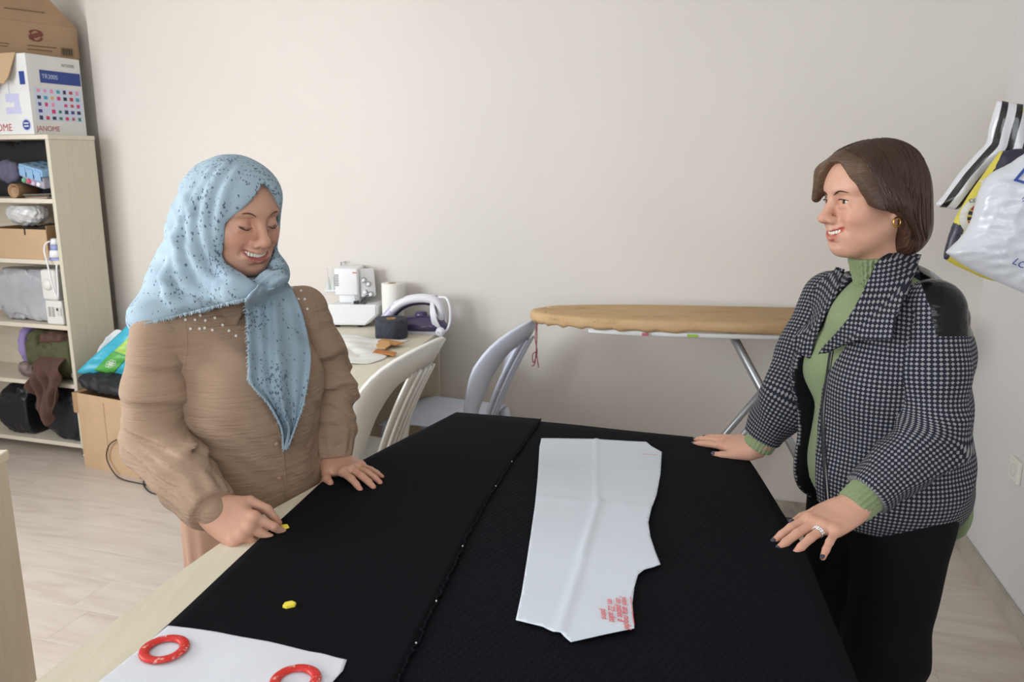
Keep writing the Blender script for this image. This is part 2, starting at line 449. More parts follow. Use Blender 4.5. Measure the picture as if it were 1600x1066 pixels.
# ------------------------------------------------------------------ cutting table and what lies on it
TZ = .84
M_MAPLE = wood('pale_maple_board', srgb(216, 207, 184), srgb(230, 222, 202), 1)
M_MAPLE_X = wood('pale_maple_board_x', srgb(216, 207, 184), srgb(230, 222, 202), 0)
M_MAPLE_Z = wood('pale_maple_upright', srgb(212, 204, 184), srgb(226, 218, 200), 2)
tab = empty('cutting_table', (-.1, 1.4, 0), 0, 'long pale maple cutting table mostly covered by black fabric', 'table')
def rel(o, pts): return [(p[0]-o.location.x, p[1]-o.location.y) for p in pts]
TOP = [(-.80, .55), (-.70, 1.03), (-.616, 1.372), (-.545, 1.61), (-.448, 1.815), (-.168, 2.345), (.578, 2.098), (.588, 1.94), (.566, 1.58), (.50, 1.08), (.43, .55)]
obj('tabletop', prism(rel(tab, TOP), TZ-.025, TZ, bev=.002), M_MAPLE, tab)
for a, b in (((-.62, .72), (-.28, 2.06)), ((.34, .72), (.50, 1.94))):
    a, b = Vector((*a, 0)), Vector((*b, 0)); d = (b-a).normalized(); n = Vector((-d.y, d.x, 0))*.018
    obj('side_panel', prism(rel(tab, [a, b, b+n, a+n]), .0, TZ-.026, bev=.0), M_MAPLE_Z, tab)
a, b = Vector((-.28, 2.075, 0)), Vector((.51, 1.955, 0)); d = (b-a).normalized(); n = Vector((-d.y, d.x, 0))*.018
obj('end_panel', prism(rel(tab, [a, b, b+n, a+n]), .25, TZ-.026), M_MAPLE_Z, tab)

def cloth_mat(name, quilt):
    t = NT(name); v = t.coord('Object'); f = t.noise(v, 900, 2)
    t.inp(Base_Color=(.0036, .0042, .0064, 1) if not quilt else (.0044, .0050, .0078, 1), Roughness=.85)
    t.b.inputs['Specular IOR Level'].default_value = .08; t.b.inputs['Sheen Weight'].default_value = .004; t.b.inputs['Sheen Roughness'].default_value = .4
    if quilt:
        w1 = t.n('ShaderNodeTexWave', {'Vector': t.coord('Object', (1, 1, 1), (0, 0, R(35))), 'Scale': 26, 'Distortion': .2}, wave_type='BANDS').outputs['Fac']
        w2 = t.n('ShaderNodeTexWave', {'Vector': t.coord('Object', (1, 1, 1), (0, 0, R(-50))), 'Scale': 26, 'Distortion': .2}, wave_type='BANDS').outputs['Fac']
        h = t.math('ADD', t.math('MULTIPLY', w1, w2), t.math('MULTIPLY', f, .15)); t.bump(h, .55, .0016)
    else: t.bump(f, .12, .001)
    return t.m
M_CL1, M_CL2 = cloth_mat('black_fabric_plain', False), cloth_mat('black_fabric_quilted', True)
fab = empty('black_fabric', (0, 1.5, TZ), 0, 'black fabric spread in two layers over the cutting table', 'fabric')
def polyline(pts, n):
    A = [Vector((*p, 0)) for p in pts]; L = [0]
    for a, b in zip(A, A[1:]): L.append(L[-1]+(b-a).length)
    out = []
    for t in np.linspace(0, L[-1], n):
        i = max(k for k in range(len(A)-1) if L[k] <= t+1e-9); q = A[i].lerp(A[i+1], (t-L[i])/(L[i+1]-L[i])); out.append((q.x, q.y))
    return out
def cloth(name, left, right, nu, nv, z, thick, mat, drape_r=0, drape_l=0, drape_f=0, bumps=.0012, seed=0):
    """cloth lying on the table between a left and a right border (near -> far); optional hanging rims"""
    Lp, Rp = spline(left, nv+1), spline(right, nv+1); rg = np.random.RandomState(seed)
    ph = rg.rand(8)*6.28; rows = []
    for j in range(nv+1):
        a, b = Lp[j], Rp[j]; d = (b-a)/np.linalg.norm(b-a); row = []
        if drape_l:
            for k in range(6, 0, -1):
                t = k/6; row.append((*(a-d*(.004+.006*math.sin(t*1.5))), z-.004-drape_l*t))
        for i in range(nu+1):
            u = i/nu; p = a+(b-a)*u
            zz = z+bumps*(math.sin(p[0]*11+p[1]*7+ph[0])+math.sin(p[0]*5-p[1]*13+ph[1])+.6*math.sin(p[0]*23+ph[2]+p[1]*3))*.5
            row.append((p[0], p[1], max(zz, z-bumps*.3)))
        if drape_r:
            for k in range(1, 9):
                t = k/8; o = .010*math.sin(min(t*4, 1.57)); wv = .010*t*math.sin(j*.55+ph[3])
                row.append((*(b+d*(o+wv)), z-.003-drape_r*t*(1+.05*math.sin(j*.3))))
        rows.append(row)
    if drape_f:
        base = rows[-1]; dd = np.array([.28, .96])
        for k in range(1, 7):
            t = k/6; rows.append([(q[0]+dd[0]*.010*math.sin(min(t*4, 1.57)), q[1]+dd[1]*.010*math.sin(min(t*4, 1.57)), q[2]-.003-drape_f*t) for q in base])
    P = np.array(rows); P[..., :2] -= np.array([0, 1.5]); P[..., 2] -= TZ
    me = sheet_from(P, thick, name); return obj(name, me, mat, fab)
seamL = [(-.190, .90), (-.162, 1.062), (-.122, 1.307), (-.056, 1.687), (.083, 2.282)]
cloth('lower_layer', [(q[0]-.05, q[1]) for q in seamL], [(.470, .86), (.500, 1.062), (.562, 1.467), (.574, 1.60), (.594, 1.944), (.584, 2.104)], 26, 46, TZ+.0022, .0014, M_CL2, drape_r=.26, drape_f=.10, bumps=.0012)
cloth('upper_layer', polyline([(-.612, .90), (-.555, 1.206), (-.4425, 1.811), (-.166, 2.350)], 24), seamL, 26, 46, TZ+.0052, .0014, M_CL1, drape_f=.12, bumps=.0010, seed=3)
# frayed selvage along the upper layer's edge, with bits of lint
rg = random.Random(8); sp = spline(seamL, 150); bmz = BM()
tube([(p[0]+rg.uniform(-.0035, .0035), p[1]-1.5, .0065+rg.uniform(-.001, .0025)) for p in sp], [rg.uniform(.0014, .0034) for _ in sp], 6, bmz)
obj('selvage_edge', bmz, M_CL1, fab, True)
for i in (30, 52, 70, 93, 118, 128):
    p = sp[i]; b = BM(); bmesh.ops.create_icosphere(b, subdivisions=1, radius=.0016, matrix=Matrix.Translation((p[0], p[1]-1.5, .0095))); obj('lint', b, plain('lint_white', (.7, .7, .7), .9), fab)

# paper sheets
def paper_mat(name, col, weave=False):
    t = NT(name); v = t.coord('Object'); n = t.noise(v, 5, 3); f = t.noise(v, 350, 2)
    t.inp(Base_Color=t.mix(t.math('MULTIPLY', f, .10), t.ramp(n, [(.3, tuple(c*.965 for c in col[:3])), (.7, col[:3])]), (.55, .58, .62, 1)), Roughness=.75)
    t.bump(f, .12, .001); return t.m
M_PAPER = paper_mat('interfacing_white', srgb(216, 224, 234)); M_PAPER2 = paper_mat('paper_white', srgb(222, 224, 233))
def outline_sheet(name, px, z, hfun, mat, n=70, thick=.0006):
    """flat shape cut along an outline (pixels on the table), triangulated finely so that folds can lift it"""
    pts = [onz(u, v, z) for u, v in px]; xs = [p.x for p in pts]; ys = [p.y for p in pts]
    x0, x1, y0, y1 = min(xs), max(xs), min(ys), max(ys); bm = BM()
    vs = [bm.verts.new((p.x, p.y, 0)) for p in pts]; bm.faces.new(vs)
    for i in range(1, n):
        x = x0+(x1-x0)*i/n; bmesh.ops.bisect_plane(bm, geom=bm.verts[:]+bm.edges[:]+bm.faces[:], plane_co=(x, 0, 0), plane_no=(1, 0, 0))
    for i in range(1, n):
        y = y0+(y1-y0)*i/n; bmesh.ops.bisect_plane(bm, geom=bm.verts[:]+bm.edges[:]+bm.faces[:], plane_co=(0, y, 0), plane_no=(0, 1, 0))
    for v_ in bm.verts: v_.co.z = hfun(v_.co.x, v_.co.y)
    for f_ in bm.faces:
        if f_.normal.z < 0: f_.normal_flip()
    r = bmesh.ops.extrude_face_region(bm, geom=bm.faces[:])
    for v_ in [g for g in r['geom'] if isinstance(g, bmesh.types.BMVert)]: v_.co.z += thick
    c = Vector(((x0+x1)/2, (y0+y1)/2, z)); bmesh.ops.translate(bm, verts=bm.verts, vec=(-c.x, -c.y, 0))
    o = obj(name, bm, mat, None, True); o.location = c; return o
PAT = [(846, 687), (930, 687), (1010, 692), (1018, 699), (1034, 708), (1032, 742), (1026, 775), (1017, 800), (1013, 818), (1016, 840), (1024, 865), (1032, 885), (1018, 889), (1006, 893), (997, 900), (991, 920), (988, 945), (991, 985), (940, 995), (892, 1005), (876, 992), (864, 989), (848, 981), (806, 971), (815, 930), (829, 840), (836, 790), (840, 750), (843, 700)]
def crease(x, y, a, b, w, h):
    a, b = onz(*a, TZ), onz(*b, TZ); d = (b-a).normalized(); t = (x-a.x)*d.y-(y-a.y)*d.x
    return h*math.exp(-(t/w)**2)
def pat_h(x, y):
    h = .0016+.0012*math.sin(x*17+y*9)*math.sin(y*13-x*4)
    h += crease(x, y, (932, 690), (932, 780), .006, .0022)*(1 if y > onz(900, 785, TZ).y else 0)
    h += crease(x, y, (935, 790), (905, 890), .007, .0034)*(1 if onz(905, 880, TZ).y < y <= onz(900, 785, TZ).y else 0)
    h += crease(x, y, (910, 880), (876, 990), .008, .0024)*(1 if y <= onz(905, 880, TZ).y else 0)
    h += crease(x, y, (843, 735), (1030, 742), .005, .0022)+crease(x, y, (838, 783), (1015, 800), .005, .003)-crease(x, y, (829, 880), (1000, 893), .005, .001)
    return h+.0004
pz = TZ+.0072
pat = outline_sheet('sewing_pattern', PAT, pz, pat_h, M_PAPER)
tag(pat, 'white trouser sewing pattern with red handwriting lying on the black fabric', 'sewing pattern')
def text_mesh(txt, size, align='CENTER', shear=0, space=1):
    c = bpy.data.curves.new('lettering', 'FONT'); c.body = txt; c.size = size; c.align_x = align; c.align_y = 'CENTER'; c.shear = shear; c.space_character = space; c.extrude = .00015
    o = bpy.data.objects.new('lettering', c); COL.objects.link(o)
    me = bpy.data.meshes.new_from_object(o); bpy.data.objects.remove(o); bpy.data.curves.remove(c); return me
M_RED = plain('red_ink', srgb(226, 92, 96), .7)
# the note, written across the pattern (turned a quarter): ink lines on the paper
for txt, u, v, sz in (('yeni ana model', 978, 961, .0165), ('on patlet d', 968, 956, .0165), ('en 22 adet', 955, 957, .0165), ('pens', 944, 963, .0165)):
    me = text_mesh(txt, sz, shear=.3); p = onz(u, v, pz); d = onz(u+4, v+40, pz)-onz(u, v, pz)
    o = obj('handwriting', me, M_RED, pat)
    o.location = (p.x-pat.location.x, p.y-pat.location.y, .0048); o.rotation_euler = (0, 0, math.atan2(d.y, d.x))
for a, b in (((985, 935), (991, 980)), ((1004, 712), (1027, 713))):
    a, b = onz(*a, pz)-pat.location, onz(*b, pz)-pat.location; a.z = b.z = .0036
    obj('ink_line', tube([a, b], .0006, 5), M_RED, pat)
PAP = [(263, 980), (340, 990), (420, 1005), (542, 1033), (536, 1050), (522, 1066), (500, 1090), (440, 1150), (60, 1150), (150, 1072)]
def pap_h(x, y):
    return .0006+.0010*(1+math.sin(x*31+y*12)*math.sin(y*27-x*8))+.0022*math.exp(-((x+.30-(y-1.1)*.8)/.02)**2)*.8
pap = outline_sheet('pattern_paper', PAP, TZ+.0068, pap_h, M_PAPER2, 60)
tag(pap, 'white sheet of pattern paper at the near corner of the table under red rings', 'paper')
M_RING = NT('worn_red_paint'); _v = M_RING.coord('Object'); M_RING.inp(Base_Color=M_RING.mix(M_RING.ramp(M_RING.noise(_v, 90, 4, .7), [(.60, (0, 0, 0)), (.64, (1, 1, 1))]), srgb(206, 40, 34), srgb(225, 170, 160)), Roughness=.38); M_RING = M_RING.m
for (u, v, tilt), lab in (((257, 1017, 0), 'whole red ring-shaped weight lying on the white pattern paper'), ((462, 1066, 0), 'red ring-shaped weight on the paper, cut off by the lower picture edge')):
    p = onz(u, v, TZ+.01); ro, ri = .0365, .0215
    m = obj('pattern_weight', lathe([(ri, .001), (ri+.002, 0), (ro-.002, 0), (ro, .0015), (ro-.0005, .0040), (ro-.003, .0055), ((ro+ri)/2, .0060), (ri+.003, .0054), (ri+.0005, .004), (ri, .001)], 48), M_RING, None, True)
    m.location = (p.x, p.y, TZ+.0108); tag(m, lab, 'weight', 'red ring weights')
M_CHALK = plain('yellow_chalk', srgb(240, 224, 74), .8, noise=.06, nscale=60)
def chalk(name, loc, rot, lab, s=.0085):
    b = prism([(-s*1.15, -s*.25), (-s*.55, -s*.85), (s*.9, -s*.65), (s*1.2, s*.1), (s*.55, s*.9), (-s*.75, s*.75)], 0, .005, bev=.0012)
    o = obj(name, b, M_CHALK); o.location = loc; o.rotation_euler = rot; return tag(o, lab, 'chalk')
cp = onz(452, 946, TZ+.008); chalk('tailors_chalk', (cp.x, cp.y, TZ+.0068), (0, 0, .3), 'small yellow chalk piece lying alone on the black fabric', .0095)

# ------------------------------------------------------------------ cabinet end in the near left corner
cab = empty('side_cabinet', (-.80, 1.14, 0), R(4), 'pale wooden cabinet end standing at the lower left picture edge', 'cabinet')
cz = .98
P0 = onz(8, 704, cz); cab.location = (P0.x, P0.y, 0)
obj('side_panel', bx(-.02, 0, -.75, 0, 0, cz-.022, .001), M_MAPLE_Z, cab)
obj('side_panel', bx(-.62, -.60, -.75, 0, 0, cz-.022, .001), M_MAPLE_Z, cab)
obj('back_panel', bx(-.60, -.02, -.012, 0, .05, cz-.022, .001), M_MAPLE_Z, cab)
obj('top_board', bx(-.63, .004, -.76, .006, cz-.021, cz, .002), M_MAPLE, cab)
obj('shelf_board', bx(-.599, -.021, -.74, -.013, .45, .47, .001), M_MAPLE, cab)

# ------------------------------------------------------------------ desk against the back wall
dk = empty('work_desk', (-.352, 3.80, 0), -R(11), 'pale wooden work desk reaching to the back wall with an overlocker on it', 'desk')
DZ = .78
obj('desktop', prism([(-.60, -1.13), (0, -1.13), (0, 0), (-.02, .075), (-.60, .22)], DZ-.025, DZ, bev=.002), wood('pale_desk_top', srgb(216, 208, 186), srgb(232, 226, 208), 1), dk)
M_DESKS = wood('desk_side_board', srgb(186, 174, 150), srgb(206, 195, 172), 2)
obj('end_panel', bx(-.56, .0, .02, .038, 0, DZ-.026, .001), M_DESKS, dk)
obj('end_panel', bx(-.56, -.10, -1.10, -1.082, 0, DZ-.026, .001), M_DESKS, dk)
obj('modesty_panel', bx(-.42, -.402, -1.08, .0195, .10, DZ-.026, .001), M_DESKS, dk)
pp = obj('partition_panel', bx(-.40, -.12, -.62, -.602, 0, DZ-.026, .001), M_DESKS, dk)
hg = BM(); box(hg, -.150, -.122, -.635, -.6205, .50, .54, .002); box(hg, -.142, -.13, -.642, -.635, .508, .532, .002)
obj('hinge', hg, plain('hinge_black', (.02, .02, .02), .4), pp)
# ------------------------------------------------------------------ open shelf unit at the left with everything stored in it
SH = empty('shelf_unit', (-2.295, 4.205, 0), A_BACK, 'tall pale wooden open shelf unit full of bags, boxes and cloth', 'shelf')
M_SHS = wood('shelf_side_board', srgb(206, 199, 178), srgb(216, 210, 190), 2); M_SHX = wood('shelf_board', srgb(214, 204, 186), srgb(230, 221, 205), 0)
SW, SD = .92, .295
for x in (-.022, -SW): obj('side_panel', bx(x, x+.022, 0, SD, .06, 1.678, .001), M_SHS, SH)
obj('back_panel', bx(-SW+.022, -.022, SD-.008, SD, .08, 1.678, 0), M_SHX, SH)
obj('top_board', bx(-SW-.004, .004, -.006, SD, 1.678, 1.70, .001), M_SHX, SH)
LV = (1.362, 1.050, .708, .392)
for z in LV: obj('shelf_board', bx(-SW+.022, -.0225, .004, SD-.009, z, z+.022, .001), M_SHX, SH)
obj('bottom_board', bx(-SW+.022, -.0225, 0, SD-.009, .062, .084, .001), M_SHX, SH)
M_CHROME = plain('chrome', (.75, .77, .8), .18, metal=1)
for x in (-.045, -SW+.045):
    for y in (.05, SD-.05): obj('foot', lathe([(0, .0), (.024, .0), (.024, .012), (.018, .014), (.018, .061), (0, .061)], 20, M=Matrix.Translation((x, y, 0))), M_CHROME, SH, True)
def inS(x, y, z): return SH.matrix_basis @ Vector((x, y, z))
def place(o, x, y, z, rz=0):
    o.location = SH.matrix_basis @ Vector((x, y, z)) if False else Vector(SH.location)+EX*x+EN*y+Vector((0, 0, z)); o.rotation_euler = (0, 0, A_BACK+rz); return o
M_KRAFT = plain('kraft_cardboard', srgb(176, 140, 104), .85, noise=.07, nscale=5); M_KRAFT2 = plain('kraft_cardboard_light', srgb(196, 164, 130), .85, noise=.06, nscale=5)
M_KRAFT3 = plain('kraft_cardboard_grey', srgb(160, 132, 104), .85, noise=.07, nscale=5)
def decal(name, me, mat, parent, M):
    o = obj(name, me, mat, parent); o.matrix_local = M; return o
def flat(w, h, name='print_patch'):
    b = BM(); box(b, -w/2, w/2, -h/2, h/2, 0, .0006); return b
# orientation matrices: decal plane x->right, y->up, z->outwards
FRONT = Matrix(((1, 0, 0), (0, 0, -1), (0, 1, 0))).to_4x4()       # face looking towards -y
SIDE = Matrix(((0, 0, 1), (1, 0, 0), (0, 1, 0))).to_4x4()         # face looking towards +x
def on_side(x, y, z): return Matrix.Translation((x, y, z)) @ SIDE
def on_front(x, y, z): return Matrix.Translation((x, y, z)) @ FRONT

# white printed carton of a sewing machine
jb = empty('machine_carton', (0, 0, 0), 0, 'white sewing machine carton with blue band and red lettering on top of the shelf', 'box')
place(jb, -.072, -.012, 1.7008, -R(2))
M_WC = plain('white_carton', srgb(222, 222, 220), .6, noise=.05, nscale=6); W_, D_, H_ = .43, .325, .385
obj('carton_body', bx(-W_, 0, 0, D_, 0, H_, .003, 2), M_WC, jb)
M_BLU = plain('print_blue', srgb(44, 66, 140), .5); M_JR = plain('print_red', srgb(170, 40, 44), .5); M_PALE = plain('print_paleblue', srgb(206, 214, 232), .5)
decal('blue_band', flat(D_*.76, .062), M_BLU, jb, on_side(.0002, D_*.6, H_*.735))
decal('blue_band', flat(.035, .062), M_BLU, jb, on_front(-.035, -.0002, H_*.70))
decal('model_lettering', text_mesh('TR300S', .030), plain('print_lightblue', srgb(190, 204, 230), .5), jb, on_side(.0009, D_*.40, H_*.735))
decal('picture_panel', flat(D_*.88, .160), M_PALE, jb, on_side(.0002, D_*.52, H_*.385))
decal('brand_lettering', text_mesh('JANOME', .036), M_JR, jb, on_side(.0006, D_*.27, H_*.075))
decal('brand_lettering', text_mesh('JANOME', .050), M_JR, jb, on_front(-.235, -.0006, H_*.085))
decal('stamp_lettering', text_mesh('N750/00', .022), plain('print_grey', srgb(90, 90, 92), .6), jb, on_side(.0006, D_*.76, H_*.90))
cols = [srgb(190, 60, 70), srgb(60, 70, 140), srgb(70, 160, 180), srgb(220, 170, 70), srgb(210, 60, 120), srgb(40, 120, 90), srgb(40, 46, 80), srgb(230, 150, 180)]
rg = random.Random(3)
for r_ in range(5):
    for c_ in range(7):
        if rg.random() < .12: continue
        decal('stitch_picture', flat(.016+rg.random()*.006, .014+rg.random()*.006), plain('stitch_col%d' % (k := rg.randrange(8)), cols[k], .5), jb, on_side(.0009, D_*(.16+.12*c_), H_*(.555-.085*r_)))
mp = BM(); box(mp, -.05, .05, -.012, .020, 0, .0007); box(mp, -.045, .045, .045, .085, 0, .0007); box(mp, .01, .045, .02, .046, 0, .0007)
decal('machine_picture', mp, plain('print_lilac', srgb(196, 196, 226), .5), jb, on_front(-.115, -.0003, H_*.29))
decal('thin_frame_line', flat(.0025, .1), plain('print_line', srgb(150, 160, 190), .5), jb, on_front(-.13, -.0003, H_*.52))
sl = BM(); lathe([(0, 0), (.030, 0), (.030, .0006), (0, .0006)], 28, sl)
decal('round_seal', sl, plain('seal_lilac', srgb(190, 196, 220), .5), jb, on_front(-.042, -.0003, H_*.12))
sl = BM(); lathe([(0, 0), (.024, 0), (.024, .0012), (0, .0012)], 28, sl)
decal('round_seal', sl, M_BLU, jb, on_front(-.042, -.0003, H_*.12))
for dz in (-.006, .008): decal('seal_line', flat(.03, .006), M_WC, jb, on_front(-.042, -.0016, H_*.12+dz))
# torn open brown flap hanging down over the front
fp = BM(); pts = [(-.43, .0), (-.052, .0), (-.062, -.05), (-.075, -.115), (-.10, -.150), (-.14, -.142), (-.17, -.16), (-.20, -.20), (-.43, -.24)]
v0 = [fp.verts.new((x, -.004+y*.30, H_+.004+y)) for x, y in pts]; v1 = [fp.verts.new((x, -.008+y*.30, H_+.003+y)) for x, y in pts]
fp.faces.new(v0); fp.faces.new(v1[::-1])
for i in range(len(pts)): fp.faces.new((v0[i], v0[(i+1) % len(pts)], v1[(i+1) % len(pts)], v1[i]))
obj('torn_flap', fp, M_KRAFT2, jb)['label'] = 'bare brown torn cardboard flap'

# brown carton on top of it, leaning flaps
bb = empty('brown_carton', (0, 0, 0), 0, 'brown cardboard carton with red emblem lying on the white carton, topmost', 'box')
place(bb, -.262, -.02, 1.7008+H_+.006, -R(21)); w2, d2, h2 = .34, .42, .165
obj('carton_body', bx(-w2, 0, 0, d2, 0, h2, .003, 2), M_KRAFT3, bb)
fp = BM(); pts = [(0, .0), (d2, 0), (d2-.17, .19), (-.05, .22)]
v0 = [fp.verts.new((-.002-t*.20, y, h2+t)) for y, t in pts]; v1 = [fp.verts.new((-.006-t*.20, y, h2+t)) for y, t in pts]
fp.faces.new(v0); fp.faces.new(v1[::-1])
for i in range(4): fp.faces.new((v0[i], v0[(i+1) % 4], v1[(i+1) % 4], v1[i]))
obj('top_flap', fp, M_KRAFT3, bb)
M_EMB = plain('print_darkred', srgb(118, 62, 56), .7); M_BRN = plain('print_brown', srgb(112, 84, 62), .8)
em = BM()
for a in (-1, 1):
    tube([(a*.030*math.cos(t)*(1 if abs(a*math.cos(t)) > 0 else 1)+a*.004, .026*math.sin(t), .0006) for t in np.linspace(.5, 5.8, 22)], .0028, 5, em)
box(em, -.036, .036, -.011, .011, 0, .0008, M=Matrix.Rotation(.38, 4, 'Z'))
decal('red_emblem', em, M_EMB, bb, on_side(.0008, d2*.50, h2*.62))
for w, y, z in ((.145, .56, .31), (.12, .53, .20), (.05, .13, .30), (.045, .12, .22)): decal('print_line', flat(w, .0055), M_BRN, bb, on_side(.0004, d2*y, h2*z))
decal('print_line', flat(.19, .005), M_BRN, bb, on_side(-.0105, d2*.42, h2+.055) @ Matrix.Rotation(R(11.3), 4, 'X'))
bc = BM()
for i in range(12): box(bc, -.026+i*.0045, -.026+i*.0045+(.0028 if i % 3 else .0016), -.017, .017, 0, .0008)
decal('barcode', bc, plain('print_black', (.03, .028, .025), .8), bb, on_side(.0006, d2*.85, h2*.22))
decal('barcode_frame', flat(.068, .046), plain('kraft_dull', srgb(140, 114, 84), .8), bb, on_side(.0002, d2*.85, h2*.21))

# soft things ------------------------------------------------------------
def lump(name, blobs, h, mat, wr=.006, freq=60, seed=0, lo=None, hi=None, k=.05, fold=None):
    """crumpled soft bag / cloth: blended ellipsoids with folds"""
    s = SDF()
    for c, r in blobs: s.ell(c, r, k)
    rg_ = np.random.RandomState(seed); ds = [rg_.randn(3) for _ in range(5)]; ds = [d/np.linalg.norm(d) for d in ds]; ph = rg_.rand(5)*6.28
    def wrk(p, d):
        w = 0
        for i, dd in enumerate(ds): w = w+np.exp(-(np.sin((p@dd)*freq*(.55+.3*i)+ph[i]+1.5*np.sin((p@ds[(i+2) % 5])*freq*.8))/.42)**2)/(1+.3*i)
        return d+wr*(w*1.1-1.0)
    s.fn(wrk)
    C = np.array([c for c, r in blobs]); Rr = np.array([r for c, r in blobs])
    lo = (C-Rr).min(0)-.03 if lo is None else np.array(lo); hi = (C+Rr).max(0)+.03 if hi is None else np.array(hi)
    if lo is not None: s.fn(lambda p, d: np.maximum(d, (np.maximum(lo+.012-p, p-hi+.012)).max(-1)))
    P, F = s.mesh(lo, hi, h, margin=.03); P = relax(P, F, 1, .5)
    return np_mesh(name, P, F)
def soft(name, blobs, mat, x, y, z, label, cat, h=.009, **kw):
    o = obj(name, lump(name, blobs, h, mat, **kw), mat); place(o, x, y, z); P = o.data
    zs = min(v.co.z for v in P.vertices); o.location.z += -zs+.0008; return tag(o, label, cat)
M_BAGBLK = plain('black_bag', (.012, .013, .017), .38, bump=.3, bscale=40); M_BAGBLK2 = plain('black_bag_cloth', (.014, .015, .019), .6)
M_FILM = plain('clear_plastic_film', srgb(205, 205, 206), .25, noise=.1, nscale=14, coat=.4)
M_FILMG = plain('grey_plastic_film', srgb(176, 176, 182), .35, noise=.12, nscale=9)
# top compartment
soft('black_bag', [((0, 0, .13), (.20, .11, .16)), ((.16, .02, .13), (.16, .10, .17)), ((-.2, .0, .12), (.2, .1, .16))], M_BAGBLK, -.29, .19, 1.384, 'black bag stuffed into the top compartment behind the blue box', 'bag', seed=1, freq=48, wr=.014, hi=(.262, .095, .298), lo=(-.36, -.035, -.02))
bo = empty('sewing_box', (0, 0, 0), 0, 'light blue lidded sewing box tilted in the top shelf compartment', 'box')
place(bo, -.082, .014, 1.430, R(0)); bo.rotation_euler = (R(6), R(9), A_BACK-R(14))
M_LB = plain('light_blue_plastic', srgb(150, 190, 226), .35); M_CLR = plain('cloudy_plastic', srgb(176, 172, 190), .25, noise=.25, nscale=22)
obj('clear_tray', bx(-.195, -.002, .004, .12, .0, .060, .006, 2), M_CLR, bo)
lid = obj('lid', bx(-.202, .003, -.003, .128, .0605, .100, .006, 2), M_LB, bo)
for i in range(3): obj('latch_tab', bx(-.195+i*.068, -.195+i*.068+.055, -.0075, -.0035, .040, .090, .003), M_LB, lid)
for i in range(6): obj('cut_pattern', flat(.028, .012), plain('lid_dark', srgb(60, 80, 92), .5), lid).location = (-.17+.062*(i % 3), .035+.05*(i//3), .1004)
for i, c in enumerate((srgb(120, 190, 150), srgb(220, 90, 120), srgb(205, 190, 215), srgb(240, 240, 244))):
    b = BM(); bmesh.ops.create_icosphere(b, subdivisions=2, radius=.013); o = obj('thread_spool', b, plain('thread_%d' % i, c, .6), bo, True); o.location = (-.17+.045*i, .0, .018+.003*(i % 2))
pb = empty('pattern_booklets', (0, 0, 0), 0, 'small pile of printed booklets lying flat in the top compartment', 'booklets'); place(pb, -.135, .035, 1.3848)
for i in range(4):
    o = obj('booklet', bx(-.08, .08, -.02, .09, i*.006, i*.006+.005, .001), [plain('booklet_a', srgb(190, 184, 174), .6), plain('booklet_b', srgb(150, 104, 84), .6), plain('booklet_c', srgb(72, 86, 70), .6), plain('booklet_d', srgb(120, 112, 104), .6)][i], pb); o.rotation_euler = (0, R(-2), R(-8+i*5))
kr = empty('paper_tube', (0, 0, 0), 0, 'short brown paper tube lying left of the booklets in the top compartment', 'paper roll'); place(kr, -.30, .03, 1.3845)
obj('tube_wall', lathe([(.036, 0), (.036, .15), (.031, .15), (.031, 0), (.036, 0)], 28, M=Matrix.Translation((0, 0, .0365)) @ Matrix.Rotation(R(-90), 4, 'X')), M_KRAFT, kr, True)
obj('inner_sheet', lathe([(.024, .004), (.024, .146), (.022, .146), (.022, .004), (.024, .004)], 24, M=Matrix.Translation((.003, 0, .0305)) @ Matrix.Rotation(R(-90), 4, 'X')), M_KRAFT2, kr, True)
soft('grey_pouch', [((0, 0, .05), (.07, .04, .06))], plain('grey_lilac_cloth', srgb(96, 94, 116), .8), -.345, .06, 1.455, 'grey lilac pouch above the brown paper roll', 'pouch', h=.007)
# second compartment
kb = empty('open_carton', (0, 0, 0), 0, 'open brown cardboard carton in the second shelf compartment', 'box'); place(kb, -.098, .012, 1.0725)
for nm, a in (('front_wall', (-.36, 0, 0, .004, 0, .155)), ('back_wall', (-.36, 0, .236, .24, 0, .165)), ('side_wall', (-.004, 0, .0045, .2355, 0, .175)), ('side_wall', (-.36, -.356, .0045, .2355, 0, .16)), ('carton_floor', (-.3555, -.0045, .0045, .2355, 0, .004))):
    obj(nm, bx(*a, 0), M_KRAFT2 if nm != 'side_wall' else M_KRAFT, kb)
obj('notch', bx(-.145, -.135, -.0005, .003, .125, .156, 0), plain('gap_dark', (.03, .02, .015), .9), kb)
soft('dark_scraps', [((0, 0, .07), (.14, .08, .075)), ((.1, .02, .07), (.05, .06, .08))], plain('dark_scraps', srgb(66, 58, 54), .9, noise=.5, nscale=14), -.29, .135, 1.077, 'dark fabric scraps heaped in the open carton', 'scraps', h=.008, seed=5, hi=(.17, .1, .19))
soft('clear_plastic_bag', [((0, 0, .05), (.12, .08, .065))], M_FILM, -.29, .09, 1.236, 'crumpled clear plastic bag lying left above the open carton', 'plastic bag', h=.007, seed=6, freq=121, hi=(.13, .08, .105))
soft('clear_plastic_bag', [((0, 0, .05), (.075, .05, .055))], plain('greyish_plastic_film', srgb(150, 142, 136), .35, noise=.1, nscale=12), -.095, .19, 1.24, 'dull greyish plastic bag at the right rear of the second compartment', 'plastic bag', h=.007, seed=7, freq=99, hi=(.07, .08, .118))
ir = empty('small_iron', (0, 0, 0), 0, 'small white and lilac iron upright beside the open carton', 'iron'); place(ir, -.054, .018, 1.0725, R(10))
M_IW = plain('white_plastic', srgb(236, 236, 240), .3); M_IL = plain('lilac_plastic', srgb(150, 158, 206), .35)
obj('base', prism([(-.036, -.016), (.022, -.016), (.025, .03), (-.01, .05), (-.03, .03)], .0, .016, bev=.003), M_IL, ir)
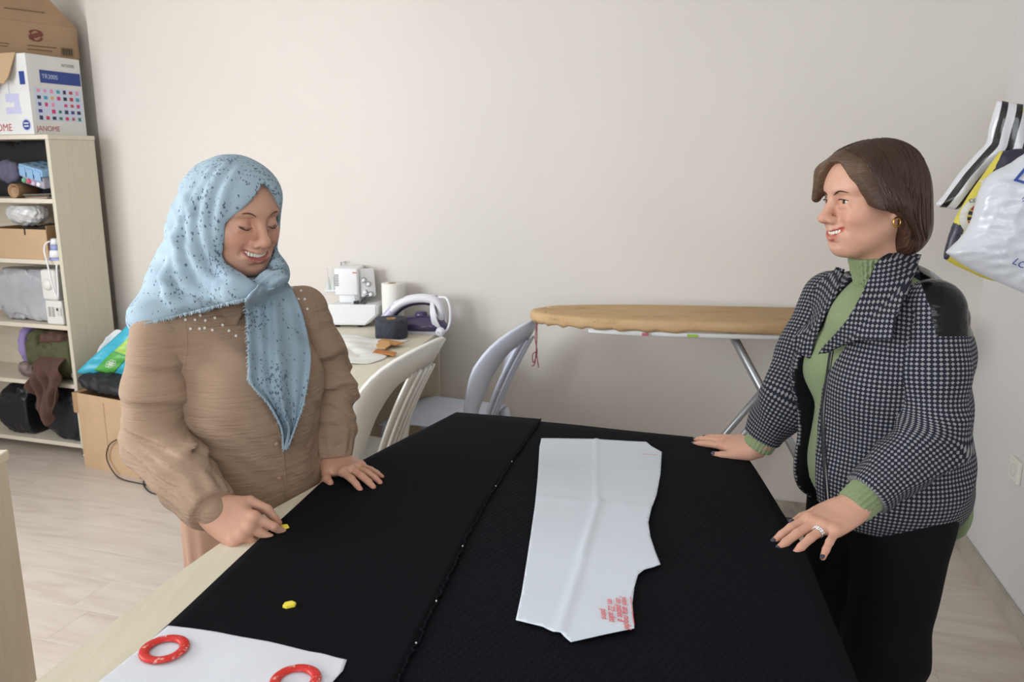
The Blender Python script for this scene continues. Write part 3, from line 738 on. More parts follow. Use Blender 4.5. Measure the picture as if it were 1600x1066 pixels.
obj('body', lathe([(0, .016), (.034, .017), (.030, .05), (.024, .054), (0, .054)], 20), M_IW, ir, True)
obj('band', lathe([(0, .054), (.0255, .055), (.0235, .080), (0, .081)], 20), M_IL, ir, True)
obj('body', lathe([(0, .081), (.0235, .082), (.019, .108), (.014, .112), (0, .113)], 20), M_IW, ir, True)
obj('cord', tube(spline([(-.012, -.02, .10), (-.032, -.03, .085), (-.04, -.034, .05), (-.028, -.04, 0), (-.018, -.044, -.06), (-.008, -.042, -.14), (.004, -.034, -.19), (.012, -.034, -.14), (.016, -.034, -.05), (.018, -.03, -.015)], 44), .0042, 8), M_IW, ir, True)
# third compartment
soft('grey_plastic_bag', [((0, 0, .14), (.15, .10, .16)), ((.09, -.01, .10), (.10, .10, .12)), ((-.14, .0, .13), (.14, .10, .16))], M_FILMG, -.30, .12, .732, 'big grey crumpled plastic bag in the third shelf compartment', 'plastic bag', seed=8, freq=57, wr=.012, hi=(.132, .1, .28), lo=(-.25, -.09, -.02))
sm = empty('stored_sewing_machine', (0, 0, 0), 0, 'white sewing machine with round hand wheel standing in the third compartment', 'sewing machine'); place(sm, -.165, .010, .7305, 0)
M_SMW = plain('machine_cream', srgb(226, 224, 218), .35)
obj('machine_body', bx(0, .112, 0, .19, 0, .130, .012, 3), M_SMW, sm)
obj('machine_head', bx(-.002, .100, -.008, .19, .1305, .292, .016, 3), M_SMW, sm)
obj('hand_wheel', lathe([(0, .016), (.020, .016), (.028, .010), (.031, .002), (.033, .0)], 28, M=Matrix.Translation((.050, -.0075, .215)) @ Matrix.Rotation(R(90), 4, 'X')), M_SMW, sm, True)
for c_ in range(2):
    for i in range(7): obj('vent_slot', bx(.022+c_*.024, .040+c_*.024, -.0012, .0002, .045+i*.0075, .049+i*.0075, 0), plain('slot_grey', srgb(120, 118, 116), .6), sm)
obj('socket_plate', bx(.078, .106, -.0022, .0003, .05, .095, .001), plain('plate_grey', srgb(205, 203, 198), .4), sm)
obj('power_switch', bx(.080, .090, -.006, -.0022, .078, .092, .001), plain('switch_dark', srgb(40, 42, 50), .4), sm)
lo_ = obj('lower_plate', bx(.128, .140, .02, .25, 0, .26, .001), plain('board_dark', srgb(36, 36, 44), .5)); place(lo_, -.165, .0, .7305); tag(lo_, 'dark narrow board standing right of the stored sewing machine', 'board')
# fourth compartment: folded cloth
M_OLV = plain('olive_fleece', srgb(84, 84, 58), .95, noise=.15, nscale=30, bump=.25, bscale=160, sheen=.0); M_BRC = plain('brown_fleece', srgb(92, 66, 58), .95, noise=.15, nscale=30, bump=.25, bscale=160)
soft('olive_cloth', [((0, 0, .10), (.18, .11, .11)), ((.10, -.02, .15), (.10, .10, .09)), ((-.11, -.01, .17), (.08, .10, .09)), ((.0, -.06, .13), (.16, .05, .05))], M_OLV, -.195, .11, .415, 'olive green fleece folded in the fourth shelf compartment', 'cloth', seed=11, freq=48, wr=.012, hi=(.165, .12, .285), lo=(-.155, -.115, -.02))
soft('brown_cloth', [((0, 0, .035), (.10, .07, .04))], M_BRC, -.175, .08, .60, 'brown folded cloth resting on top of the olive fleece', 'cloth', seed=12, freq=66, wr=.007, h=.007, hi=(.12, .09, .098))
def brown_drape(u, v):
    x = -.235+.17*u+.05*math.sin(v*5)*(.3); w = 1-abs(u-.62)*.9
    z = .555-.36*v*max(.40, w)*(1 if v > .25 else 1); y = -.015-.040*math.sin(min(v*6, 1.57))+.018*math.sin(u*11+v*6)*min(1, v*3)+.012*math.sin(u*23-v*9)*min(1, v*2)
    y -= .02*v
    return Vector(SH.location)+EX*x+EN*(y if z < .52 else y+.03*(z-.52)/.03)+Vector((0, 0, z))
dr = obj('brown_drape', grid_sheet(brown_drape, 46, 50, .006), M_BRC); tag(dr, 'brown cloth hanging in folds over the fourth shelf edge', 'cloth')
soft('lavender_cloth', [((0, 0, .10), (.05, .09, .11))], plain('lavender_cloth', srgb(150, 132, 182), .9), -.388, .11, .48, 'lavender cloth at the left of the olive fleece', 'cloth', seed=13, freq=44, h=.008, hi=(.038, .12, .215))
soft('striped_cloth', [((0, 0, .045), (.075, .08, .05))], plain('striped_cloth', srgb(130, 112, 108), .9, noise=.5, nscale=26), -.365, .08, .415, 'greyish patterned cloth crumpled under the lavender cloth', 'cloth', seed=14, freq=88, h=.008, hi=(.06, .1, .09))
soft('white_scrap', [((0, 0, .03), (.03, .05, .035))], plain('white_scrap', srgb(180, 176, 172), .9), -.052, .08, .415, 'pale scrap of cloth at the right end of the fourth compartment', 'cloth', h=.006, hi=(.026, .07, .07))
# lowest compartment
soft('black_sack', [((0, 0, .13), (.17, .13, .15)), ((.08, -.02, .12), (.14, .12, .15)), ((-.08, -.02, .17), (.12, .10, .12))], plain('navy_black_bag', (.010, .012, .019), .48), -.175, .125, .0848, 'full navy black sack in the lowest compartment under the brown cloth', 'bag', seed=15, freq=35, wr=.010, hi=(.15, .14, .295), lo=(-.2, -.13, -.02))
soft('black_bag', [((0, 0, .12), (.12, .12, .15)), ((-.1, 0, .12), (.14, .12, .15))], M_BAGBLK, -.42, .12, .0848, 'wrinkled shiny black bag at the left end of the lowest compartment', 'bag', seed=16, freq=66, wr=.010, hi=(.042, .12, .28), lo=(-.24, -.12, -.02))

# ------------------------------------------------------------------ carton on the floor beside the shelf, with a bag in it
fb = empty('floor_carton', (0, 0, 0), 0, 'tall brown cardboard carton on the floor beside the shelf unit', 'box')
p0 = onz(133, 728, 0); p1 = onz(222, 749, 0); d = (p1-p0); fb.location = p0; fb.rotation_euler = (0, 0, math.atan2(d.y, d.x)); L = d.length
FH = .40; DD = .30
for nm, a in (('front_wall', (0, L, 0, .005, 0, FH)), ('back_wall', (0, L, DD-.005, DD, 0, FH)), ('side_wall', (0, .005, .0055, DD-.0055, 0, FH)), ('side_wall', (L-.005, L, .0055, DD-.0055, 0, FH)), ('carton_floor', (.0055, L-.0055, .0055, DD-.0055, 0, .005))):
    obj(nm, bx(*a, 0), M_KRAFT2 if nm != 'side_wall' else M_KRAFT, fb)
obj('side_flap', prism([(-.038, 0), (-.001, 0), (-.001, .12), (-.038, .12)], FH-.11, FH-.002), M_KRAFT, fb)
obj('fold_line', bx(L*.46, L*.46+.002, -.0012, .0002, .06, FH-.03, 0), plain('kraft_crease', srgb(150, 116, 88), .9), fb)
def inF(x, y, z): c, s = math.cos(fb.rotation_euler.z), math.sin(fb.rotation_euler.z); return Vector((p0.x+x*c-y*s, p0.y+x*s+y*c, z))
bk = obj('black_cloth', lump('black_cloth', [((0, 0, .05), (L*.53, DD*.50, .05)), ((-L*.35, -.05, .07), (.10, .1, .04))], .009, None, seed=20, freq=44, wr=.008, lo=(-L*.60, -DD*.5-.012, -.02), hi=(L*.5+.01, DD*.5, .13)), M_BAGBLK2)
bk.location = inF(L*.5, DD*.5, FH-.012); bk.rotation_euler = fb.rotation_euler; tag(bk, 'black cloth spilling over the rim of the floor carton', 'cloth')
# turquoise carrier bag, standing tilted on the black cloth
tb = empty('turquoise_bag', inF(L*.0, DD*.25, FH+.090), 0, 'turquoise and green plastic carrier bag lying on the floor carton', 'bag')
A, B_, C_, D2 = Vector((-.06, 0, .0)), Vector((.34, -.02, -.085)), Vector((.50, .03, .16)), Vector((.27, .02, .285))
M_TQ = plain('turquoise_plastic', srgb(66, 176, 202), .35, noise=.08, nscale=10); M_GR1 = plain('bag_green', srgb(86, 168, 74), .4); M_GR2 = plain('bag_lime', srgb(164, 206, 92), .4)
def quadpt(u, v, o=0):
    p = (A*(1-u)+B_*u)*(1-v)+(D2*(1-u)+C_*u)*v; bul = .045*math.sin(math.pi*min(max(u, 0), 1))*math.sin(math.pi*min(max(v, 0), 1)); wr = .004*math.sin(u*19+v*7)+.003*math.sin(v*31-u*12)
    return p+Vector((.18, -.95, .2)).normalized()*(bul+wr+o)
cs, sn = math.cos(fb.rotation_euler.z), math.sin(fb.rotation_euler.z)
bag_f = obj('bag_front', grid_sheet(lambda u, v: quadpt(u, v), 34, 30, .002), M_TQ, tb)
obj('bag_back', grid_sheet(lambda u, v: quadpt(u, v)*1 + Vector((-.02, .06+.05*math.sin(math.pi*u)*math.sin(math.pi*v), 0))*math.sin(math.pi*u)**.5*math.sin(math.pi*v)**.5, 24, 20, .002), M_TQ, tb)
def patch(u0, u1, v0, v1): return grid_sheet(lambda u, v: quadpt(u0+(u1-u0)*u, v0+(v1-v0)*v, .0022), 16, 16, .001)
obj('green_patch', patch(.17, .43, .10, .46), M_GR1, tb); obj('lime_patch', patch(.19, .46, .465, .84), M_GR2, tb)
lf = BM()
for k_ in range(6):
    a = k_*math.pi/3; pts = [quadpt(.30+.028*math.cos(a)+.05*math.cos(a)*math.cos(t)*.8-.028*math.sin(a)*math.sin(t), .27+.032*math.sin(a)+.055*math.sin(a)*math.cos(t)*.8+.028*math.cos(a)*math.sin(t), .0042) for t in np.linspace(0, 6.28, 14)[:-1]]
    tube(pts, .0016, 4, lf, closed=True)
obj('leaf_emblem', lf, plain('print_white', srgb(226, 240, 220), .5), tb)
lf = BM(); tube([quadpt(.325+.055*math.cos(t), .66+.08*math.sin(t)*(1+.3*math.cos(3*t)), .0042) for t in np.linspace(0, 6.28, 30)[:-1]], .003, 4, lf, closed=True); tube([quadpt(.325+.03*math.cos(t), .66+.04*math.sin(t), .0042) for t in np.linspace(0, 6.28, 16)[:-1]], .004, 4, lf, closed=True)
obj('leaf_emblem', lf, plain('print_palegreen', srgb(206, 232, 180), .5), tb)
tp = obj('white_tissue', grid_sheet(lambda u, v: inF(-L*.06, DD*.50, FH+.10)+Vector((.30*u+.05*v, .02*math.sin(u*9)+.03*v, .05+.115*v+.10*u+.012*math.sin(u*17+v*5))), 24, 14, .002), plain('tissue_white', srgb(220, 222, 224), .7)); tag(tp, 'white tissue paper peeking out behind the turquoise bag', 'paper')
# cables and a small bag on the floor
cbl = obj('black_cable', tube(spline([onz(262, 655, .30), onz(212, 690, .18)+Vector((.02, -.02, 0)), onz(207, 712, .10)+Vector((.02, -.02, 0)), onz(214, 742, .012), onz(225, 747, .006), onz(248, 742, .004), onz(262, 738, .004)], 50), .0032, 7), plain('cable_black', (.012, .012, .013), .45), None, True); tag(cbl, 'black cable hanging down the corner of the floor carton', 'cable')
cbl = obj('black_cable', tube(spline([inF(L+.012, -.012, .29), inF(L*.80, -.016, .22), inF(L*.55, -.018, .16), inF(L*.48, -.02, .08), inF(L*.62, -.03, .012), inF(L*.85, -.055, .005), inF(L+.06, -.05, .004), inF(L+.16, -.04, .004)], 60), .0032, 7), plain('cable_black', (.012, .012, .013), .45), None, True); tag(cbl, 'black cable looping across the front of the floor carton', 'cable')
cbl = obj('black_cable', tube(spline([onz(258, 742, .005), onz(232, 744, .012), onz(224, 756, .005), onz(236, 770, .005), onz(262, 772, .005), onz(280, 758, .01), onz(262, 748, .014), onz(240, 752, .012), onz(246, 764, .012), onz(270, 766, .01)], 70), .0032, 7), plain('cable_black', (.012, .012, .013), .45), None, True); tag(cbl, 'coiled black cable lying on the floor right of the carton', 'cable')
pbg = obj('small_plastic_bag', lump('small_plastic_bag', [((0, 0, .06), (.055, .05, .065))], .006, None, seed=31, freq=110, wr=.006), M_FILM); q = inF(L+.085, .10, 0); pbg.location = (q.x, q.y, 0)
pbg.location.z = .001-min(v.co.z for v in pbg.data.vertices); tag(pbg, 'small clear plastic bag on the floor beside the carton', 'plastic bag')
# ------------------------------------------------------------------ things on the desk
def inD(x, y, z=0):
    a = dk.rotation_euler.z; return Vector((dk.location.x+x*math.cos(a)-y*math.sin(a), dk.location.y+x*math.sin(a)+y*math.cos(a), z))
M_WP = plain('machine_white', srgb(240, 241, 243), .32)
ov = empty('overlock_machine', (0, 0, 0), 0, 'white overlock sewing machine with thread stand on the desk', 'sewing machine')
q = onz(512, 512, DZ); q2 = onz(590, 512, DZ); ov.location = (q.x, q.y, DZ+.0008); ov.rotation_euler = (0, 0, -R(3))
OW = (q2-q).length
b = BM(); pr = [(0, .012), (0, .112), (OW, .112), (OW, .062), (OW-.055, .012)]           # front view with the cut corner
f0 = [b.verts.new((x, 0, z)) for x, z in pr]; f1 = [b.verts.new((x+.03, .20, z)) for x, z in pr]
b.faces.new(f0); b.faces.new(f1[::-1])
for i in range(5): b.faces.new((f0[i], f0[(i+1) % 5], f1[(i+1) % 5], f1[i]))
bmesh.ops.bevel(b, geom=b.edges[:], offset=.007, segments=3, affect='EDGES')
smooth_by_angle(obj('machine_base', b, M_WP, ov), 25)
for x, y in ((.04, .03), (OW-.09, .03), (.07, .17), (OW-.06, .17)): obj('rubber_foot', lathe([(0, 0), (.013, 0), (.013, .013), (0, .013)], 14, M=Matrix.Translation((x, y, 0))), plain('rubber_black', (.015, .015, .015), .7), ov)
smooth_by_angle(obj('machine_arm', box(BM(), .050, .150, .045, .16, .1125, .165, .010, 3), M_WP, ov), 25)
hd = smooth_by_angle(obj('machine_head', box(BM(), .035, .150, .03, .180, .152, .285, .010, 3), M_WP, ov), 25)
fpz = smooth_by_angle(obj('thread_panel', box(BM(), -.004, .070, -.012, .060, -.072, .066, .008, 3, Matrix.Translation((.156, .068, .212)) @ Matrix.Rotation(R(30), 4, 'Z') @ Matrix.Rotation(R(-10), 4, 'X')), M_WP, ov), 25)
for i in range(7): obj('vent_slot', bx(.036, .056, .0285, .0302, .200+i*.0085, .204+i*.0085, 0), plain('slot_grey', srgb(120, 118, 116), .6), ov)
obj('brand_mark', bx(.126, .145, .0285, .030, .262, .267, 0), plain('mark_red', srgb(200, 80, 70), .5), ov)
for x, z in ((.172, .225), (.195, .205), (.178, .165), (.205, .155)):
    dl = obj('tension_dial', lathe([(0, .012), (.008, .012), (.010, 0)], 16, M=Matrix.Translation((x, .060, z)) @ Matrix.Rotation(R(90), 4, 'X')), M_WP, ov, True)
    obj('dial_gap', lathe([(0, .002), (.0125, .002), (.0125, 0)], 16, M=Matrix.Translation((x, .062, z)) @ Matrix.Rotation(R(90), 4, 'X')), plain('dial_dark', srgb(70, 72, 76), .5), dl)
obj('presser_foot', box(BM(), .128, .150, .015, .045, .113, .128, .003), plain('steel_dark', srgb(70, 72, 80), .3, metal=.8), ov)
obj('needle_bar', tube([(.138, .03, .125), (.130, .04, .165)], .004, 8), M_CHROME, ov)
obj('stitch_plate', bx(.115, .185, .004, .06, .1122, .1150, .001), M_CHROME, ov)
obj('looper_lever', tube([(.16, .03, .118), (.185, .045, .15), (.20, .06, .152)], .003, 6), plain('steel_dark', srgb(70, 72, 80), .3, metal=.8), ov)
st = obj('thread_stand', bx(-.055, .05, .16, .23, .150, .158, .003), M_WP, ov)
for x in (-.040, -.014, .012): 
    obj('spool_cone', lathe([(0, .062), (.004, .062), (.013, .003), (.016, 0)], 16, M=Matrix.Translation((x, .19, .1582))), plain('spool_clear', srgb(214, 220, 218), .25), st, True)
    obj('spool_pin', tube([(x, .19, .22), (x, .19, .265)], .0012, 5), M_CHROME, st)
obj('thread_mast', tube([(.030, .19, .158), (.030, .19, .295), (.055, .19, .297)], .004, 6), plain('mast_grey', srgb(170, 176, 176), .3), st)

pr_ = empty('paper_roll', (0, 0, 0), 0, 'tall white paper roll standing on the desk behind the iron', 'paper roll')
q = onz(615, 511, DZ); pr_.location = (q.x, q.y, DZ+.0008)
RR, RH = .052, .215
obj('paper_wrap', lathe([(.019, 0), (RR-.001, 0), (RR, .002), (RR, RH-.002), (RR-.001, RH), (.020, RH)], 40), plain('roll_white', srgb(238, 236, 230), .8), pr_, True)
obj('cardboard_core', lathe([(.0195, .0005), (.0195, RH+.001), (.0165, RH+.001), (.0165, .0005), (.0195, .0005)], 28), M_KRAFT, pr_, True)

tr = empty('tape_roll', (0, 0, 0), 0, 'dark grey roll of wide tape lying flat on the desk before the iron', 'tape roll')
q = onz(612, 527, DZ); tr.location = (q.x, q.y, DZ+.0008)
obj('tape_wrap', lathe([(.021, 0), (.072, 0), (.074, .002), (.074, .086), (.072, .088), (.021, .086)], 44), plain('dark_grey_interfacing', srgb(60, 62, 72), .9, noise=.3, nscale=45, bump=.4, bscale=120), tr, True)
obj('cardboard_core', lathe([(.0215, .001), (.0215, .0885), (.0185, .0885), (.0185, .001), (.0215, .001)], 28), M_KRAFT, tr, True)

# steam iron with the flex wound round its handle (toe to the left)
iq = onz(643, 518, DZ); irn = empty('steam_iron', (iq.x, iq.y, DZ+.0008), R(170), 'white and purple steam iron with white cord wound around its handle', 'iron'); irn.scale = (1.12,)*3
M_PUR = plain('iron_purple', srgb(72, 58, 98), .25, coat=.3); M_LIL = plain('iron_lilac', srgb(196, 190, 216), .25); M_IRW = plain('iron_white', srgb(232, 232, 240), .25); M_DPU = plain('iron_dark', srgb(44, 40, 58), .35)
def iron_out(L, W):       # soleplate outline, toe at +x
    return [(L*.55*math.cos(0), 0)]+[(L*(.55-1.05*t), W*.5*math.sin(math.pi*.5*min(1, t*1.9))**.85) for t in np.linspace(.02, 1, 14)]+[(L*(.55-1.05*t), -W*.5*math.sin(math.pi*.5*min(1, t*1.9))**.85) for t in np.linspace(1, .02, 14)]
obj('soleplate', prism(iron_out(.27, .115), .0, .012, bev=.002), plain('soleplate_grey', srgb(198, 198, 206), .3), irn)
s = SDF(); s.ell((-.02, 0, .022), (.145, .055, .034), .01).ell((-.06, 0, .04), (.085, .045, .035), .02).ell((.06, 0, .032), (.07, .034, .03), .02); s.fn(lambda p, d: np.maximum(d, .0125-p[:, 2]))
P, F = s.mesh((-.19, -.08, 0), (.15, .08, .10), .005); obj('body', np_mesh('body', relax(P, F, 1), F), M_PUR, irn)
hp = spline([(.115, 0, .045), (.085, 0, .085), (.045, 0, .118), (-.005, 0, .138), (-.07, 0, .143), (-.115, 0, .128), (-.130, 0, .09), (-.125, 0, .05)], 40)
obj('handle', tube(hp, [.017+.006*math.sin(i/39*3.14) for i in range(40)], 12, flat=(1, .85)), M_IRW, irn, True)
hp2 = [(x*.93-.004, y, z-.016) for x, y, z in hp[4:36]]; obj('handle_grip', tube(hp2, .015, 10, flat=(.85, .8)), M_DPU, irn, True)
obj('front_shell', tube(spline([(.132, 0, .024), (.11, 0, .055), (.08, 0, .090), (.05, 0, .112)], 14), [.014, .024, .024, .023, .022, .021, .021, .02, .02, .019, .018, .017, .016, .012], 12), M_LIL, irn, True)
obj('steam_button', lathe([(0, .012), (.010, .011), (.013, 0)], 18, M=Matrix.Translation((.062, 0, .118)) @ Matrix.Rotation(R(40), 4, 'Y')), M_IRW, irn, True)
obj('spray_button', lathe([(0, .010), (.008, .009), (.011, 0)], 18, M=Matrix.Translation((.030, 0, .136)) @ Matrix.Rotation(R(25), 4, 'Y')), M_DPU, irn, True)
obj('temperature_dial', lathe([(0, .018), (.024, .016), (.027, .004), (.027, 0)], 28, M=Matrix.Translation((-.045, 0, .070))), M_PUR, irn, True)
cd = []
for i in range(100):
    t = i/99; a = t*2*math.pi*4.2; cd.append((-.115+.018*math.cos(a)*1.1-.020*t*math.sin(a*.5), .024*math.sin(a)*1.6, .085+.070*math.cos(a+.5)))
obj('cord', tube(cd, .0052, 8), M_IRW, irn, True)
obj('cord', tube(spline([(-.122, 0, .150), (-.160, .02, .150), (-.178, .03, .11), (-.176, .03, .05), (-.160, .04, .015), (-.135, .05, .03)], 30), .0055, 8), M_IRW, irn, True)
plg = BM(); lathe([(0, .035), (.012, .033), (.019, .012), (.019, 0), (0, 0)], 18, plg, Matrix.Translation((-.145, .075, .018)) @ Matrix.Rotation(R(100), 4, 'X'))
for x in (-.009, .009): tube([(-.145+x, .075, .018), (-.145+x, .094, .014)], .0024, 8, plg)
obj('plug', plg, M_IRW, irn, True)

# white cloth spread on the desk, tan suede scraps
def wcl(u, v):
    p = inD(-.52+.42*u, -.62+.44*v); q = .5-abs(u-.5)
    x = p.x+.03*math.sin(v*7); y = p.y+.03*math.sin(u*6)
    return (x, y, DZ+.0045+.014*abs(math.sin(u*7+v*5))*math.sin(math.pi*v)*math.sin(math.pi*u)+.009*abs(math.sin(v*13-u*6))*math.sin(math.pi*u))
o = obj('white_cloth', grid_sheet(wcl, 60, 60, .003), plain('white_cotton', srgb(232, 232, 228), .9)); tag(o, 'white crumpled cloth lying on the desk beside the tape roll', 'cloth')
def scrap(px, zz, col, lab):
    pts = [onz(u, v, DZ) for u, v in px]; c = sum(pts, Vector())/len(pts)
    o = obj('suede_scrap', prism([(p.x-c.x, p.y-c.y) for p in pts], 0, .004), plain(col[0], col[1], .9)); o.location = (c.x, c.y, DZ+zz); tag(o, lab, 'scrap', 'tan suede scraps on the desk')
scrap([(590, 539), (600, 535), (632, 541), (620, 545), (600, 544)], .0135, ('suede_a', srgb(190, 138, 82)), 'long pointed tan scrap, hindmost of the three on the desk')
scrap([(588, 547), (596, 539), (608, 541), (610, 547), (602, 552), (590, 551)], .018, ('suede_b', srgb(206, 160, 104)), 'round light tan scrap lying topmost of the three on the desk')
scrap([(582, 556), (588, 550), (600, 552), (620, 555), (616, 560), (600, 557)], .009, ('suede_c', srgb(186, 122, 66)), 'flat orange tan scrap, nearest of the three on the desk')

# ------------------------------------------------------------------ plastic chairs
def make_chair(col, name_l):
    M = plain('chair_plastic_'+name_l, col, .42, noise=.03, nscale=5)
    ch = empty('plastic_chair')
    # local: seat centre at origin, facing +x, back at -x, width along y
    def seat(u, v):
        x, y = -.20+.42*u, (-.21+.42*v)*(1-.10*(1-u)); return (x, y, .445-.012*math.cos((v-.5)*3)*math.sin(u*3.1)-.03*max(0, u-.85)/.15*.6)
    obj('seat', grid_sheet(lambda u, v: seat(u, 1-v), 24, 24, .006), M, ch)
    for sy in (-1, 1):
        obj('leg', tube([(.19, sy*.185, .435), (.225, sy*.215, 0)], [.026, .019], 10), M, ch, True)
        obj('leg', tube([(-.19, sy*.175, .435), (-.265, sy*.205, 0)], [.026, .019], 10), M, ch, True)
    # backrest: arched frame, hollow curved; central slatted panel
    W2 = .195
    def bk(y, z):      # surface of the back: leaning, concave towards the sitter
        t = (z-.43)/.42; return Vector((-.195-.14*t-.06*t*t+.085*(y/W2)**2*min(1, .35+t), y, z))
    ys = lambda t: W2*(1.0+.05*math.sin(t*3.1))
    bm = BM()
    def strip(path, w):
        """flat strip along (y,z) path lying in the back surface, half width w"""
        path = spline(path, 40); L_, R_ = [], []
        for i in range(40):
            a = path[max(i-1, 0)]; b2 = path[min(i+1, 39)]; d_ = (b2-a)/np.linalg.norm(b2-a); n_ = np.array([-d_[1], d_[0]]); ww = w[0]+(w[1]-w[0])*math.sin(i/39*math.pi)
            L_.append(bk(*(path[i]+n_*ww))); R_.append(bk(*(path[i]-n_*ww)))
        return sheet_from(np.array([[list(a), list((a+b2)/2), list(b2)] for a, b2 in zip(L_, R_)]), .014)
    arch = [(-.165, .42), (-.172, .55), (-.165, .69), (-.125, .800), (0, .842), (.125, .800), (.165, .69), (.172, .55), (.165, .42)]
    fr = obj('back_frame', strip(arch, (.027, .052)), M, ch)
    obj('back_panel', sheet_from(np.array([[list(bk(-.062+.124*i/8, .42+.38*j/12)+Vector((0, 0, 0))) for i in range(9)] for j in range(13)]), .010), M, ch)
    for k_ in range(4):
        y = -.042+.028*k_; obj('back_rib', tube([bk(y, .45+.35*j/10)+Vector((-.012, 0, 0)) for j in range(11)], .0055, 6), M, ch, True)
    return ch
c1 = make_chair(srgb(234, 232, 226), 'cream'); c1.location = (-.665, 2.99, 0); c1.rotation_euler = (0, 0, R(156))
c1.scale = (1.08,)*3
tag(c1, 'cream plastic garden chair pushed towards the desk, nearer one', 'chair', 'plastic chairs by the desk')
c2 = make_chair(srgb(212, 218, 234), 'bluish'); c2.location = (-.29, 3.55, 0); c2.rotation_euler = (0, 0, R(160))
c2.scale = (1.05,)*3
tag(c2, 'bluish white plastic chair behind the table, below the ironing board tip', 'chair', 'plastic chairs by the desk')

# ------------------------------------------------------------------ ironing board
IZ = .978
ib = empty('ironing_board', (.075, 3.34, 0), -R(7), 'ironing board with worn tan cover standing along the back wall', 'ironing board')
out = []
for t in np.linspace(0, 1, 26): out.append((.62*t**1.6+.0 if t < 1 else .62, .195*math.sin(t*math.pi/2)**.75))
out = [(x, y) for x, y in out]+[(1.30, .195)]; out = out+[(x, -y) for x, y in out[::-1] if True]
def board_mat():
    t = NT('tan_board_cover'); v = t.coord('Object'); n = t.noise(t.coord('Object', (2, 5, 5)), 3.2, 5, .65)
    t.inp(Base_Color=t.ramp(n, [(.26, srgb(160, 130, 98)), (.40, srgb(196, 162, 120)), (.75, srgb(206, 174, 132))]), Roughness=.9)
    t.bump(t.n('ShaderNodeTexWave', {'Vector': v, 'Scale': 26, 'Distortion': 3}, wave_type='BANDS', bands_direction='X').outputs['Fac'], .12, .002); return t.m
def rim(inset, z, wob=0): return [(x+inset*(1 if i < 6 or i > len(out)-7 else 0)+0, y*(1-inset/.195), z+wob*math.sin(i*2.3)) for i, (x, y) in enumerate(out)]
bm = BM(); prof = [(.03, -.040, .004), (.008, -.044, .006), (.0, -.030, .002), (0, -.012, 0), (.006, -.003, 0), (.02, 0, 0), (.06, .0008, 0), (.12, .001, 0)]
rings = [[bm.verts.new(p) for p in rim(i_, IZ+z_, w_)] for i_, z_, w_ in prof]
for a, b2 in zip(rings, rings[1:]):
    for i in range(len(a)): bm.faces.new((a[i], a[(i+1) % len(a)], b2[(i+1) % len(a)], b2[i]))
bm.faces.new(rings[-1]); bmesh.ops.remove_doubles(bm, verts=bm.verts, dist=.0005)
obj('cover', bm, board_mat(), ib, True)
M_STL = plain('brushed_steel', srgb(170, 172, 176), .35, metal=.75); M_FW = plain('frame_white', srgb(214, 214, 214), .4)
obj('frame', tube([(.25, -.14, IZ-.052), (.55, -.175, IZ-.055), (1.28, -.178, IZ-.055), (1.28, .178, IZ-.055), (.55, .175, IZ-.055), (.25, .14, IZ-.052)], .011, 10, closed=True), M_FW, ib, True)
obj('label_mark', bx(.62, .66, -.1895, -.1855, IZ-.060, IZ-.050, .001), plain('mark_green', srgb(150, 190, 60), .5), ib)
obj('label_mark', bx(.45, .475, -.186, -.182, IZ-.060, IZ-.050, .001), plain('mark_pink', srgb(190, 90, 110), .5), ib)
for y0 in (-.15, .15):
    obj('leg', tube([(.80, y0*.8, IZ-.06), (1.32, y0*1.2, .012)], .0145, 12), M_STL, ib, True)
    obj('leg', tube([(1.16, y0*.5, IZ-.06), (.52, y0*.75, .012)], .0145, 12), M_STL, ib, True)
for x, w in ((.515, .15), (1.325, .20)): obj('foot_bar', tube([(x, -w, .013), (x, w, .013)], .012, 10), M_STL, ib, True)
obj('pivot_bolt', tube([(1.015, -.115, .545), (1.015, .115, .545)], .008, 10), M_STL, ib, True)
obj('tie_string', tube(spline([(.035, -.085, IZ-.04), (.030, -.095, IZ-.10), (.038, -.095, IZ-.16), (.024, -.10, IZ-.20), (.02, -.10, IZ-.17), (.034, -.10, IZ-.16), (.045, -.10, IZ-.22)], 40), .0022, 6), plain('string_red', srgb(140, 66, 76), .9), ib, True)
obj('tie_string', tube(spline([(.036, -.085, IZ-.04), (.036, -.097, IZ-.12), (.030, -.10, IZ-.20), (.018, -.10, IZ-.215)], 24), .0022, 6), plain('string_red', srgb(140, 66, 76), .9), ib, True)
# ------------------------------------------------------------------ carrier bags hanging from hooks on the right wall
HOOK = CR+RW*.62
BN = Vector((-.30, -.954, 0)).normalized()           # the bags face the room
BX = Vector((-BN.y, BN.x, 0)).normalized()
if BX.x < 0: BX = -BX
def pl2(px, Y):
    """pixel outline -> coordinates in an upright plane through depth Y (origin: first point of the hook line)"""
    o = Vector((1.62, Y, 1.45)); res = []
    for u, v in px:
        p = onplane(u, v, o, BN); res.append(((p-o).dot(BX), p.z-o.z))
    return o, res
def poly_sd(P, poly):
    poly = np.array(poly); n = len(poly); d = np.full(len(P), 1e9); ins = np.zeros(len(P), bool)
    for i in range(n):
        a, b = poly[i], poly[(i+1) % n]; e = b-a; w = P-a; t = np.clip((w@e)/(e@e), 0, 1); q = w-t[:, None]*e
        d = np.minimum(d, (q**2).sum(1)); c = ((a[1] > P[:, 1]) != (b[1] > P[:, 1])) & (P[:, 0] < (b[0]-a[0])*(P[:, 1]-a[1])/(b[1]-a[1]+1e-12)+a[0]); ins ^= c
    d = np.sqrt(d); return np.where(ins, -d, d)
